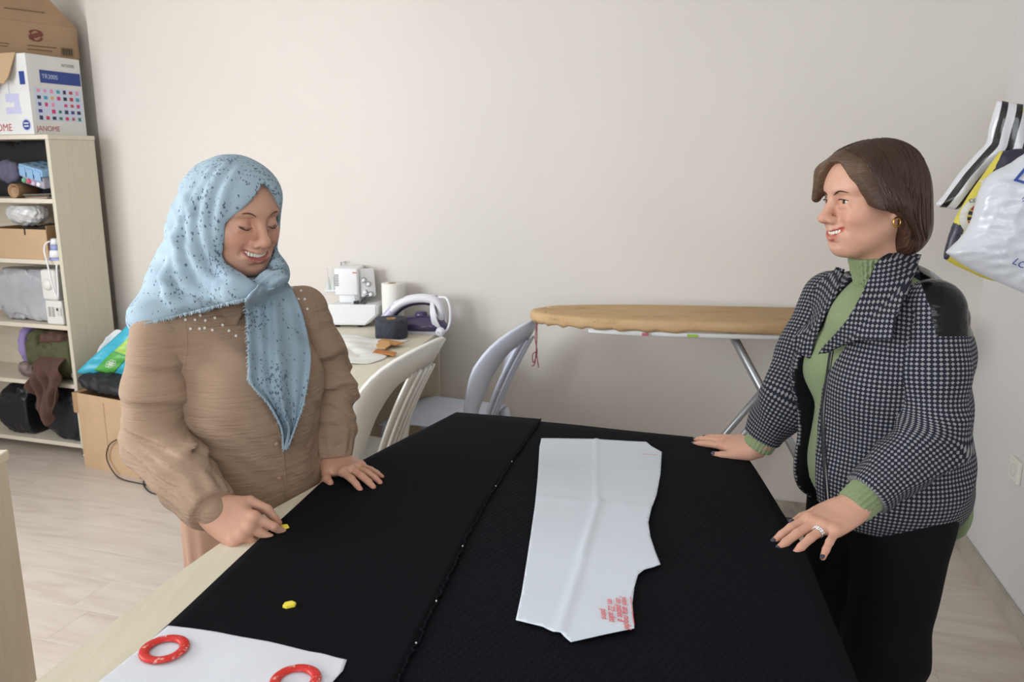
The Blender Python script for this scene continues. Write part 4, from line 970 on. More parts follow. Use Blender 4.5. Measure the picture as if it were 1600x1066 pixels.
def pillow(px, Y, T, D, wr, seed, h=.006, freq=24):
    o, poly = pl2(px, Y); sm = [tuple(p) for p in spline(poly+[poly[0]], len(poly)*4)[:-1]]
    rg_ = np.random.RandomState(seed); ds = [rg_.randn(3) for _ in range(5)]; ph = rg_.rand(5)*6
    def f(p, d):
        s2 = poly_sd(p[:, [0, 2]], sm); t = np.clip(-s2/D, 0, 1); hgt = T*np.sqrt(1-(1-t)**2)
        w = 0
        for i, q in enumerate(ds): w = w+np.abs(np.sin((p@q)*freq*(.5+.3*i)+ph[i]+1.5*np.sin((p@ds[(i+1) % 5])*freq*.5)))
        th = np.abs(p[:, 1])-hgt+wr*(w*.4-.7)*np.minimum(1, t*3)
        return np.where(s2 > 0, np.maximum(s2, np.abs(p[:, 1])*.7), np.maximum(th*.75, s2))
    s = SDF().fn(f); A = np.array(sm); lo = (A[:, 0].min()-.02, -T-.03, A[:, 1].min()-.02); hi = (A[:, 0].max()+.02, T+.03, A[:, 1].max()+.02)
    P, F = s.mesh(lo, hi, h, margin=.05); P = relax(P, F, 2, .5)
    return o, P, F, np.array(poly)
def hang(name, o, P, F, mat, label, attrs=None):
    ob = empty(name, o, math.atan2(BX.y, BX.x), label, 'bag')
    b = obj('bag_body', np_mesh('bag_body', P, F, attrs), mat, ob); return ob
def bag_front(P, x, z):
    m = (np.abs(P[:, 0]-x) < .012) & (np.abs(P[:, 2]-z) < .012); return P[m][:, 1].min() if m.any() else 0
def stick(name, me, mat, par, P, px, Y, off=.001):
    """wrap a flat mesh (x right, y up, metres) that lies at px onto the bag's front"""
    o, q = pl2([px], Y)
    for v in me.vertices:
        x, z = q[0][0]+v.co.x, q[0][1]+v.co.y
        v.co = (x, bag_front(P, x, z)-off-v.co.z*.3, z)
    return obj(name, me, mat, par)
# striped bag
YS = 2.79
SPX = [(1558, 156), (1600, 163), (1626, 168), (1632, 240), (1622, 275), (1592, 262), (1556, 262), (1540, 272), (1516, 306), (1498, 327), (1478, 325), (1461, 321), (1476, 302), (1500, 268), (1527, 238), (1541, 222), (1546, 195)]
o, P, F, pol = pillow(SPX, YS, .035, .05, .008, 3)
_, ed = pl2([(1575, 100), (1558, 156), (1541, 222), (1500, 268), (1440, 350)], YS); ed = np.array(ed); d = np.full(len(P), 9.)
for a, b in zip(ed, ed[1:]):
    w = P[:, [0, 2]]-a; e = b-a; t = np.clip((w@e)/(e@e), 0, 1); d = np.minimum(d, np.linalg.norm(w-t[:, None]*e, axis=1))
t = NT('striped_bag'); av = t.n('ShaderNodeAttribute', attribute_name='st').outputs['Fac']
fr = t.math('FRACT', t.math('MULTIPLY', av, 1/.044)); mk = t.math('MULTIPLY', t.math('GREATER_THAN', fr, .30), t.math('LESS_THAN', fr, .74))
t.inp(Base_Color=t.mix(mk, srgb(226, 226, 232), (.012, .012, .013, 1)), Roughness=.25); t.b.inputs['Coat Weight'].default_value = .3
hang('striped_bag', o, P, F, t.m, 'black and white striped plastic bag hanging highest on the right wall', {'st': d})
# yellow and navy bag with a round emblem
YY = 2.70
YPX = [(1562, 236), (1610, 236), (1636, 300), (1622, 420), (1560, 440), (1512, 424), (1480, 408), (1474, 398), (1488, 350), (1510, 310), (1536, 272)]
o, P, F, pol = pillow(YPX, YY, .03, .05, .004, 4)
_, a2 = pl2([(1560, 232), (1474, 398)], YY); a2 = np.array(a2); e = (a2[1]-a2[0])/np.linalg.norm(a2[1]-a2[0]); nn = np.array([-e[1], e[0]])
dd = (P[:, [0, 2]]-a2[0])@nn; al = (P[:, [0, 2]]-a2[0])@e
nav = np.maximum(np.clip((dd-.012)/.003, 0, 1)*(al < .105), np.clip((.018-dd)/.003, 0, 1)*(al > .26))
t = NT('yellow_navy_bag'); av = t.n('ShaderNodeAttribute', attribute_name='nav').outputs['Fac']
t.inp(Base_Color=t.mix(t.math('GREATER_THAN', av, .5), srgb(222, 208, 84), srgb(52, 50, 68)), Roughness=.35)
yb = hang('yellow_bag', o, P, F, t.m, 'yellow and navy plastic bag with round emblem between the two other bags', {'nav': nav})
def disc(r, r0=0, n=40, z=0, a0=0, a1=360):
    b = BM(); A = [R(a0+(a1-a0)*i/n) for i in range(n+1)]
    for i in range(n):
        for j in range(4):
            ra, rb = r0+(r-r0)*j/4, r0+(r-r0)*(j+1)/4
            q = [(ra*math.cos(A[i]), ra*math.sin(A[i])), (rb*math.cos(A[i]), rb*math.sin(A[i])), (rb*math.cos(A[i+1]), rb*math.sin(A[i+1])), (ra*math.cos(A[i+1]), ra*math.sin(A[i+1]))]
            b.faces.new([b.verts.new((x, y, z)) for x, y in q])
    bmesh.ops.remove_doubles(b, verts=b.verts, dist=.00005)
    me = bpy.data.meshes.new('print'); b.to_mesh(me); b.free(); return me
EC = (1533, 338)
stick('emblem_ring', disc(.068), plain('emblem_white', srgb(226, 224, 214), .5), yb, P, EC, YY, .0015)
stick('emblem_field', disc(.047), plain('emblem_yellow', srgb(220, 204, 70), .5), yb, P, EC, YY, .0025)
for a0, a1, ro, ri in ((95, 150, .046, .010), (200, 255, .046, .016)): stick('emblem_red', disc(ro, ri, 16, 0, a0, a1), plain('emblem_redc', srgb(176, 42, 54), .5), yb, P, EC, YY, .0035)
for a0, a1 in ((155, 172), (182, 197)): stick('emblem_navy', disc(.046, .005, 8, 0, a0, a1), plain('emblem_navyc', srgb(46, 44, 70), .5), yb, P, EC, YY, .0035)
stick('emblem_lettering', text_mesh('\u00c7E', .016), plain('emblem_navyc', srgb(46, 44, 70), .5), yb, P, (1516, 313), YY, .004)
stick('emblem_lettering', text_mesh('190', .014), plain('emblem_navyc', srgb(46, 44, 70), .5), yb, P, (1510, 362), YY, .004)
b = BM(); sv = [b.verts.new((.016*(1 if i % 2 == 0 else .42)*math.sin(i*math.pi/5), .016*(1 if i % 2 == 0 else .42)*math.cos(i*math.pi/5), 0)) for i in range(10)]; b.faces.new(sv); me = bpy.data.meshes.new('star'); b.to_mesh(me); b.free()
stick('star', me, plain('emblem_white', srgb(226, 224, 214), .5), yb, P, (1535, 284), YY, .003)
# white carrier bag in front
YW = 2.56
WPX = [(1476, 394), (1488, 384), (1503, 368), (1518, 342), (1528, 302), (1546, 273), (1578, 255), (1600, 240), (1622, 228), (1650, 262), (1660, 400), (1648, 468), (1625, 470), (1600, 459), (1566, 444), (1530, 428), (1500, 412)]
o, P, F, pol = pillow(WPX, YW, .080, .10, .011, 9, freq=30)
wbm = plain('white_carrier_film', srgb(224, 228, 236), .3, noise=.04, nscale=6, coat=.2)
wb = hang('white_carrier_bag', o, P, F, wbm, 'bulging white carrier bag with blue lettering hanging in front on the right wall')
M_LB2 = plain('carrier_blue', srgb(44, 74, 158), .5)
def lettering(txt, size, px, rot, shear=0, nm='lettering'):
    me = text_mesh(txt, size, 'LEFT', shear); c, s = math.cos(R(rot)), math.sin(R(rot))
    for v in me.vertices: x, y = v.co.x, v.co.y; v.co.x, v.co.y = x*c-y*s, x*s+y*c
    stick(nm, me, M_LB2, wb, P, px, YW, .002)
lettering('LCWAIKIKI', .031, (1573, 403), -24, .25)
lettering('LC', .085, (1577, 268), -18, .3); lettering('iyi giyinmek', .024, (1586, 306), -20, .2)
for yb_, px, Yd, m_, nm in ((None, (1615, 170), YS, t.m, 'striped_bag'), (None, (1622, 245), YY, plain('navy_handle', srgb(52, 50, 68), .4), 'yellow_bag'), (None, (1628, 236), YW, wbm, 'white_carrier_bag')):
    par = bpy.data.objects[nm]; o_, q_ = pl2([px], Yd); a_ = Vector((q_[0][0], 0, q_[0][1])); inv = (Matrix.Translation(par.location) @ Matrix.Rotation(par.rotation_euler.z, 4, 'Z')).inverted()
    hk_ = inv @ (CR+RW*(.98+{'striped_bag': -.2, 'yellow_bag': 0, 'white_carrier_bag': .2}[nm])+Vector((-.105, .02, 1.865)))
    obj('handle', tube(spline([a_+Vector((-.03, 0, -.02)), a_.lerp(hk_, .5)+Vector((-.02, 0, 0)), hk_, a_.lerp(hk_, .5)+Vector((.02, 0, 0)), a_+Vector((.02, 0, -.03))], 30), .007, 8, flat=(1, .5)), m_, par, True)
# the hooks they hang from, on the wall just outside the picture
hk = empty('coat_hook_rail', CR+RW*.98+Vector((0, 0, 1.86)), math.atan2(RW.y, RW.x), 'wooden coat hook rail on the right wall above the bags', 'hook rail')
obj('rail', bx(-.30, .30, -.022, -.0005, -.04, .04, .003), M_MAPLE_X, hk)
for x in (-.2, 0, .2): obj('hook', tube(spline([(x, -.022, .01), (x, -.06, .0), (x, -.085, -.03), (x, -.105, -.01), (x, -.11, .02)], 16), .006, 8), M_CHROME, hk, True)
# ------------------------------------------------------------------ people: head, hands
def skin_mat(name, base, blush, lip):
    t = NT(name)
    at_l = t.n('ShaderNodeAttribute', attribute_name='lip').outputs['Fac']
    at_b = t.n('ShaderNodeAttribute', attribute_name='blush').outputs['Fac']
    at_d = t.n('ShaderNodeAttribute', attribute_name='dark').outputs['Fac']
    v = t.coord('Object'); n = t.noise(v, 60, 4)
    col = t.mix(t.math('MULTIPLY', n, .35), base, blush)
    col = t.mix(at_b, col, blush); col = t.mix(at_l, col, lip); col = t.mix(at_d, col, (.035, .012, .010, 1))
    t.inp(Base_Color=col, Roughness=.48)
    t.b.inputs['Subsurface Weight'].default_value = .12
    t.b.inputs['Subsurface Radius'].default_value = (.9, .35, .2); t.b.inputs['Subsurface Scale'].default_value = .006
    t.bump(t.noise(v, 420, 2), .06, .002)
    return t.m
def gauss(P, c, r):
    return np.exp(-((((P-np.array(c))/np.array(r))**2).sum(-1)))
OPEN = [(.0810, -.0290, -.0572), (.0880, -.0240, -.0618), (.0940, -.0150, -.0668), (.0985, 0, -.0698), (.0940, .0150, -.0668), (.0880, .0240, -.0618), (.0810, .0290, -.0572)]
def head_sdf(smile=1.0, closed=False, fat=0.0, nose=1.0, neck_dir=(-.045, 0, -.19), ears=True):
    s = SDF(); f = fat
    s.ell((-.010, 0, .028), (.088, .072, .078), .01)
    s.ell((.028, 0, -.03), (.060, .060+f*.5, .076), .03)
    s.ell((.030, 0, -.072), (.048, .046+f, .034+f*.6), .03)                 # jaw
    s.ell((.064, 0, -.099), (.024, .024, .018), .026)                        # chin
    for y in (-1, 1):
        s.cap((-.002, y*.052, -.050), (.056, y*.022, -.094), .017+f*.5, .014, .026)
        s.ell((.052, y*(.040+f*.3), -.028), (.027, .024, .022), .026)        # cheekbones / raised cheek
        s.ell((.068, y*.036, -.040), (.016, .016, .014), .016)
        s.cap((.085, y*.010, .019), (.071, y*.044, .022), .010, .008, .016)  # brow
    s.ell((.056, 0, .045), (.032, .052, .036), .04)                          # forehead
    for y in (-1, 1):                                                         # eye sockets
        s.ell((.097, y*.032, -.002), (.016, .019, .0115), .013, 's')
        s.cap((.088, y*.016, -.004), (.094, y*.016, .006), .0045, .0045, .010, 's')
    s.cap((.083, 0, .012), (.107, 0, -.030), .0078, .0098, .014)             # nose
    s.ell((.109*nose, 0, -.0365), (.0125, .0115, .0105), .009)
    for y in (-1, 1): s.ell((.0985, y*.0135, -.0405), (.0105, .0075, .0078), .007)
    s.cap((.096, 0, -.047), (.090, 0, -.056), .0075, .009, .010)
    for y in (-1, 1): s.ell((.1025, y*.0065, -.0485), (.0048, .0034, .0035), .003, 's')
    # muzzle and lips: smiling arc
    s.ell((.062, 0, -.067), (.030, .043, .028), .018)
    up = [(.0745, -.0315, -.0560), (.0865, -.020, -.0600), (.0940, -.006, -.0595), (.0938, 0, -.0605), (.0940, .006, -.0595), (.0865, .020, -.0600), (.0745, .0315, -.0560)]
    lw = [(.0745, -.0315, -.0565), (.0850, -.021, -.0715), (.0912, 0, -.0795), (.0850, .021, -.0715), (.0745, .0315, -.0565)]
    s.chain(up, [.0030, .0044, .0050, .0047, .0050, .0044, .0030], .005)
    s.chain(lw, [.0030, .0048, .0058, .0048, .0030], .005)
    # opening between the lips
    g = .0053*smile; op = OPEN; rr = [.0020*smile, .0036*smile, .0052*smile, g*1.05, .0052*smile, .0036*smile, .0020*smile]
    for (a, ra), (b, rb_) in zip(zip(op, rr), list(zip(op, rr))[1:]): s.cap(a, b, ra, rb_, .0015, 's')
    s.ell((.078, 0, -.0670), (.012, .023, .0055), .003, 's')
    s.ell((.092, 0, -.0895), (.008, .018, .003), .010, 's')                   # crease above chin
    for y in (-1, 1):
        s.chain([(.102, y*.021, -.036), (.092, y*.031, -.050), (.083, y*.036, -.064)], [.0022, .0030, .0018], .010, 's')  # smile folds
        s.ell((.0745, y*.0315, -.0045), (.0140, .0155, .0128), .0045)          # eyelid over the ball
        s.cap((.0865, y*.020, -.0125), (.080, y*.043, -.0145), .0030, .0030, .007)  # lower lid puff
        if closed:
            s.chain([(.0898, y*.0195, -.0070), (.0905, y*.0315, -.0105), (.0835, y*.0450, -.0060)], [.0011, .0016, .0011], .002, 's')
        else:
            s.chain([(.0900, y*.0200, -.0040), (.0915, y*.0310, -.0038), (.0845, y*.0435, -.0030)], [.0030, .0052, .0030], .0016, 's')
    if ears:
        for y in (-1, 1):
            s.ell((-.012, y*.077, -.008), (.018, .007, .031), .008, rot=(0, 12, y*-18))
            s.ell((-.010, y*.085, -.004), (.009, .004, .016), .004, 's', rot=(0, 12, y*-18))
            s.ell((-.004, y*.076, -.034), (.008, .006, .010), .006)
    s.cap((-.022, 0, -.055), neck_dir, .046+f*.5, .052+f*.4, .030)
    return s
def head_attrs(P, closed):
    n = len(P)
    up = np.array([(.0745, -.0315, -.0560), (.0865, -.020, -.0600), (.0940, -.006, -.0595), (.0938, 0, -.0605), (.0940, .006, -.0595), (.0865, .020, -.0600), (.0745, .0315, -.0560)])
    lw = np.array([(.0745, -.0315, -.0565), (.0850, -.021, -.0715), (.0912, 0, -.0795), (.0850, .021, -.0715), (.0745, .0315, -.0565)])
    def dist(pl):
        d = np.full(n, 9.)
        for a, b in zip(pl, pl[1:]):
            h = np.clip(((P-a)@(b-a))/((b-a)@(b-a)), 0, 1)[:, None]
            d = np.minimum(d, np.linalg.norm(P-a-h*(b-a), axis=1))
        return d
    lip = np.clip((.0068-dist(up))/.0015, 0, 1)*(P[:, 2] < -.0545)
    lip = np.maximum(lip, np.clip((.0076-dist(lw))/.0016, 0, 1))*(P[:, 0] > .07)*np.clip((.031-np.abs(P[:, 1]))/.004, 0, 1)
    bl = .0
    for y in (-1, 1):
        bl = bl+.55*gauss(P, (.075, y*.042, -.036), (.03, .022, .02))+.08*gauss(P, (.08, y*.032, -.012), (.02, .02, .008))
    bl = bl+.35*gauss(P, (.112, 0, -.038), (.012, .014, .012))
    dk = np.zeros(n)
    dk = np.maximum(dk, np.clip((.0085-dist(np.array(OPEN)))/.002, 0, 1)*np.clip((.0845-.0095*(np.abs(P[:, 1])/.02)**2-P[:, 0])/.002, 0, 1)*(np.abs(P[:, 1]) < .026))
    for y in (-1, 1):
        dk = np.maximum(dk, .85*np.clip(1-np.linalg.norm((P-np.array((.1035, y*.0065, -.0485)))/np.array((.007, .0040, .0042)), axis=1), 0, 1))
        if closed:
            pl = np.array([(.0898, y*.0185, -.0070), (.0905, y*.0315, -.0105), (.0835, y*.0465, -.0056)])
            dk = np.maximum(dk, .9*np.clip((.0030-dist(pl))/.0015, 0, 1))
    return lip, np.clip(bl, 0, 1), np.clip(dk, 0, 1)
def teeth_mesh(n=10):
    """upper row of teeth on an arc, head space"""
    bm = BM()
    for i in range(n):
        a = (i-(n-1)/2)/(n/2)*.95
        y = .0268*math.sin(a*1.15); x = .0672+.0240*math.cos(a*1.15); w = .0034 if abs(i-(n-1)/2) < 1 else .0026
        z1 = -.0590+.0012*abs(a); z0 = -.0700+.0040*abs(a)**1.5
        box(bm, -.003, .003, -w, w, z0, z1, .0012, 2, Matrix.Translation((x, y, 0)) @ Matrix.Rotation(a*.95, 4, 'Z'))
    return bm
def curve_strip(pts, r, n=20, k=6, flat=None):
    return tube(spline(pts, n), [r*(math.sin(math.pi*min(max(i/(n-1), .06), .97))**.6) for i in range(n)], k, flat=flat)

FING = {'index': (.086, .024, .0), 'middle': (.089, .003, .0015), 'ring': (.083, -.017, .0), 'pinky': (.074, -.035, -.003)}
LEN = {'index': (.042, .025, .020), 'middle': (.046, .029, .021), 'ring': (.042, .027, .021), 'pinky': (.033, .020, .018)}
RAD = {'index': (.0098, .0088, .0080, .0066), 'middle': (.0099, .0090, .0082, .0067), 'ring': (.0093, .0085, .0078, .0064), 'pinky': (.0083, .0075, .0069, .0057)}
def hand_sdf(side, curls, spreads, thumb, fore=(-.16, 0, .03), wr=.026):
    """hand along +x, back of the hand +z, thumb on side*y. curls: finger -> three bend angles; thumb: four points.
    returns sdf, list of (tip, direction, up, radius) for the nails, knuckle data"""
    s = SDF(); sg = side; nails = {}; joints = {}
    Y = lambda p: (p[0], p[1]*sg, p[2])
    # palm: metacarpals blended
    for k_, (x, y, z) in FING.items():
        s.cap(Y((.002, y*.55, 0)), Y((x-.004, y, z)), .0135, .0118, .016, sq=((0, 0, 1), .95))
    s.ell(Y((.045, -.004, -.003)), (.050, .040, .0125), .012)
    s.ell(Y((.030, .024, -.008)), (.034, .018, .015), .014)     # thumb ball
    for k_, (x, y, z) in FING.items():
        p = Vector((x, y, z)); a = 0; pts = [p]; sp = R(spreads.get(k_, 0)); rad = RAD[k_]
        for L, c in zip(LEN[k_], curls[k_]):
            a += R(c); d = Vector((math.cos(a)*math.cos(sp), math.cos(a)*math.sin(sp), -math.sin(a)))
            p = p+d*L; pts.append(p)
        up = Vector((math.sin(a)*math.cos(sp), math.sin(a)*math.sin(sp), math.cos(a)))
        for i in range(3): s.cap(Y(pts[i]), Y(pts[i+1]), rad[i], rad[i+1], .006 if i == 0 else .003)
        s.ell(Y((x, y, z+.004)), (.009, .0085, .008), .010)      # knuckle
        nails[k_] = (Vector(Y(pts[3])), Vector(Y(d)), Vector(Y(up)), rad[3]); joints[k_] = [Vector(Y(q)) for q in pts]
    t = [Vector(q) for q in thumb]
    for i in range(3): s.cap(Y(t[i]), Y(t[i+1]), (.0155, .0115, .0102)[i], (.0115, .0102, .0078)[i], (.018, .004, .003)[i])
    d = (t[3]-t[2]).normalized(); up = Vector((0, .35, 1)); up = (up-d*up.dot(d)).normalized()
    nails['thumb'] = (Vector(Y(t[3])), Vector(Y(d)), Vector(Y(up)), .0078); joints['thumb'] = [Vector(Y(q)) for q in t]
    fd = Vector(fore).normalized()*.02
    s.cap((.006, 0, 0), tuple(Vector((-.008, 0, .002))+fd), wr, wr*1.02, .022, sq=((0, 0, 1), .78))
    s.cap(tuple(Vector((-.008, 0, .002))+fd), fore, wr*1.02, wr*1.12, .02, sq=((0, 0, 1), .85))
    return s, nails, joints
def hand_mesh(side, curls, spreads, thumb, fore, M, h=.0022, wr=.026):
    s, nails, joints = hand_sdf(side, curls, spreads, thumb, fore, wr)
    fo = np.array(fore)
    lo = np.minimum((-.05, -.085, -.10), fo-.05); hi = np.maximum((.20, .085, .05), fo+.05)
    P, F = s.mesh(lo, hi, h); P = relax(P, F, 1, .4)
    bl = np.zeros(len(P))
    for k_, (tp, d, up, r) in nails.items(): bl += .55*gauss(P, tuple(tp), (.014,)*3)
    for k_, j in joints.items(): bl += .30*gauss(P, tuple(j[0]+Vector((0, 0, .006))), (.010,)*3)+.25*gauss(P, tuple(j[1]), (.008,)*3)
    Q = xf(M, P)
    return Q, F, np.clip(bl, 0, 1), nails, joints
def nail_meshes(nails, M, mat, parent, only=None):
    s = M.to_scale().x
    for k_, (tp, d, up, r) in nails.items():
        if only and k_ not in only: continue
        L, W, T = r*1.05, r*.82, r*.42
        d = d.normalized(); up = (up-d*up.dot(d)).normalized(); y = up.cross(d)
        bm = BM(); bmesh.ops.create_uvsphere(bm, u_segments=14, v_segments=10, radius=1)
        c = tp+up*(r*.64)+d*(r*.10)
        A = Matrix((d*L, y*W, up*T)).transposed().to_4x4(); A.translation = c
        bmesh.ops.transform(bm, matrix=M @ A, verts=bm.verts)
        obj('fingernail', bm, mat, parent, True)
def join_np(parts):
    """parts: (P, F, attrs) -> one mesh arrays"""
    Ps, Fs, At = [], [], {}; n = 0; keys = {k for p in parts for k in p[2]}
    for P, F, a in parts:
        Ps.append(P); Fs.append(F+n); n += len(P)
        for k in keys: At.setdefault(k, []).append(a.get(k, np.zeros(len(P))))
    return np.vstack(Ps), np.vstack(Fs), {k: np.concatenate(v) for k, v in At.items()}

def surf_cast(P, F):
    """ray caster onto a finished surface: pixel of the frame -> point and normal on it"""
    from mathutils.bvhtree import BVHTree
    bvh = BVHTree.FromPolygons([tuple(q) for q in P], [tuple(int(i) for i in q) for q in F])
    def cast(u, v):
        h = bvh.ray_cast(Vector((0, 0, CAMH)), ray(u, v).normalized())
        return (h[0], h[1]) if h[0] is not None else (None, None)
    cast.bvh = bvh
    return cast
def body_frame(c, f):
    """4x4: x forward, y left, z up at ground point c"""
    return frame((c[0], c[1], 0), (f[0], f[1], 0))
def rows_sheet(rows, nu, nv, cast, off, thick, name, lift=None):
    """cloth piece lying on a surface: rows of pixels (top -> bottom), splined, dropped on the surface and lifted off it"""
    rr = [spline(r, nu+1) for r in rows]; grid = np.array(rr); out = np.zeros((nv+1, nu+1, 2))
    for i in range(nu+1): out[:, i] = spline(grid[:, i], nv+1)
    P = np.zeros((nv+1, nu+1, 3)); ok = np.zeros((nv+1, nu+1), bool); dep = np.full((nv+1, nu+1), np.nan); N = np.zeros((nv+1, nu+1, 3))
    for j in range(nv+1):
        for i in range(nu+1):
            h, n = cast(*out[j, i])
            if h is not None: dep[j, i] = h.y; N[j, i] = n
    # fill and smooth depth so that the cloth bridges hollows
    m = np.isnan(dep)
    if m.any():
        for _ in range(60):
            q = np.pad(dep, 1, constant_values=np.nan); nb = np.stack([q[:-2, 1:-1], q[2:, 1:-1], q[1:-1, :-2], q[1:-1, 2:]])
            with np.errstate(all='ignore'):
                import warnings; warnings.simplefilter('ignore'); av = np.nanmean(nb, 0)
            dep = np.where(np.isnan(dep), av, dep)
    d0 = dep.copy()
    for _ in range(6):
        q = np.pad(dep, 1, mode='edge'); dep = np.minimum(d0, (q[:-2, 1:-1]+q[2:, 1:-1]+q[1:-1, :-2]+q[1:-1, 2:])/4)
    for j in range(nv+1):
        for i in range(nu+1):
            u, v = out[j, i]; l = off+(lift(i/nu, j/nv) if lift else 0); P[j, i] = list(at(u, v, dep[j, i]-l))
    me = sheet_from(P, 0, name)
    # orient towards the camera, then thicken away from it
    me.update(); n0 = me.polygons[len(me.polygons)//2].normal; c0 = me.polygons[len(me.polygons)//2].center
    if n0.dot(Vector((0, 0, CAMH))-c0) < 0: P = P[:, ::-1]
    return sheet_from(P, thick, name), P
# ------------------------------------------------------------------ woman with the blue headscarf (left)
LC = Vector((-.613, 1.85, 0)); LF = Vector((.82, -.57, 0)).normalized(); LB = body_frame(LC, LF)
def lb(x, y, z): return LB @ Vector((x, y, z))
SKL = skin_mat('skin_left', srgb(204, 160, 136), srgb(194, 126, 106), srgb(170, 98, 90))
yaw, pit = -.675, .218
LHF = Vector((math.cos(yaw)*math.cos(pit), math.sin(yaw)*math.cos(pit), -math.sin(pit)))
LHO = at(366, 331, 1.80); LHM = frame(LHO, LHF, (0, 0, 1), 1.045)
S_R, E_R, W_R = at(248, 528, 1.74), at(243, 690, 1.73), onz(334, 800, .888)
S_L, E_L, W_L = at(474, 484, 1.95), at(515, 608, 1.96), onz(520, 718, .867)
# hands
HL_M = frame(W_L, (.69, -.72, -.05), (-.10, .1, 1), .96)
curl = {'index': (2, 10, 8), 'middle': (1, 8, 8), 'ring': (1, 8, 8), 'pinky': (2, 8, 8)}
PL, FL, BL_, nL, jL = hand_mesh(-1, curl, {'index': 5, 'middle': 0, 'ring': -5, 'pinky': -13}, [(.018, .022, -.004), (.045, .046, -.010), (.070, .060, -.013), (.092, .064, -.014)], tuple(HL_M.inverted() @ W_L.lerp(E_L, .75)), HL_M)
HR_M = frame(W_R, (.90, -.36, -.24), (-.30, -.62, .72), 1.0)
curl = {'index': (30, 36, 18), 'middle': (40, 48, 26), 'ring': (50, 56, 32), 'pinky': (56, 60, 36)}
thR = [(.016, .024, -.006), (.048, .050, -.016), (.084, .052, -.030), (.112, .040, -.048)]
PR, FR, BR_, nR, jR = hand_mesh(1, curl, {'index': 3, 'middle': 1, 'ring': -2, 'pinky': -5}, thR, tuple(HR_M.inverted() @ W_R.lerp(E_R, .75)), HR_M)
hs = head_sdf(smile=1.2, closed=True, fat=.007, nose=1.0, ears=False)
PH, FH_ = hs.mesh((-.13, -.1, -.22), (.13, .1, .13), .002); PH = relax(PH, FH_, 1, .4)
lip, bl, dkk = head_attrs(PH, True)
tor = SDF()
tor.cap(lb(-.03, 0, 1.22), lb(-.02, 0, .98), .085, .10, .05).cap(lb(-.02, 0, .98), lb(-.01, 0, .86), .10, .11, .05)
for s_, e_, w_ in ((S_R, E_R, W_R), (S_L, E_L, W_L)): tor.cap(lb(-.03, 0, 1.22), s_, .05, .042, .04).cap(s_, e_, .040, .034, .02).cap(e_, w_, .034, .027, .02)
for y in (-.085, .085): tor.cap(lb(-.01, y, .84), lb(-.02, y, .46), .08, .05, .04).cap(lb(-.02, y, .46), lb(-.03, y*1.1, .09), .05, .034, .02).cap(lb(-.03, y*1.1, .06), lb(.10, y*1.3, .04), .034, .026, .02)
tor.cap(lb(-.03, 0, 1.2), LHO+Vector((0, 0, -.10)), .055, .05, .03)
PT, FT = tor.mesh((-1.05, 1.4, 0), (-.25, 2.25, 1.45), .008)
P, F, A = join_np([(xf(LHM, PH), FH_, {'lip': lip, 'blush': bl, 'dark': dkk}), (PL, FL, {'blush': BL_}), (PR, FR, {'blush': BR_}), (PT, FT, {})])
w1 = obj('person', np_mesh('person', P, F, A), SKL)
tag(w1, 'person in light blue patterned headscarf and tan blouse leaning on the table', 'person')
def addh(name, bm, mat, M=LHM, par=None, sm=True):
    bmesh.ops.transform(bm, matrix=M, verts=bm.verts); return obj(name, bm, mat, par or w1, sm)
addh('teeth', teeth_mesh(), plain('teeth', srgb(238, 232, 222), .3), sm=False)
for y in (-1, 1):
    addh('eyebrow', curve_strip([(.0965, y*.012, .0150), (.0935, y*.030, .0225), (.0795, y*.0480, .0185)], .0036, flat=(1, .5)), plain('brow_brown', srgb(92, 64, 52), .9))
    addh('eyelashes', curve_strip([(.0905, y*.0190, -.0080), (.0925, y*.0315, -.0118), (.0850, y*.0460, -.0068)], .0011), plain('lash_black', srgb(36, 26, 24), .8))

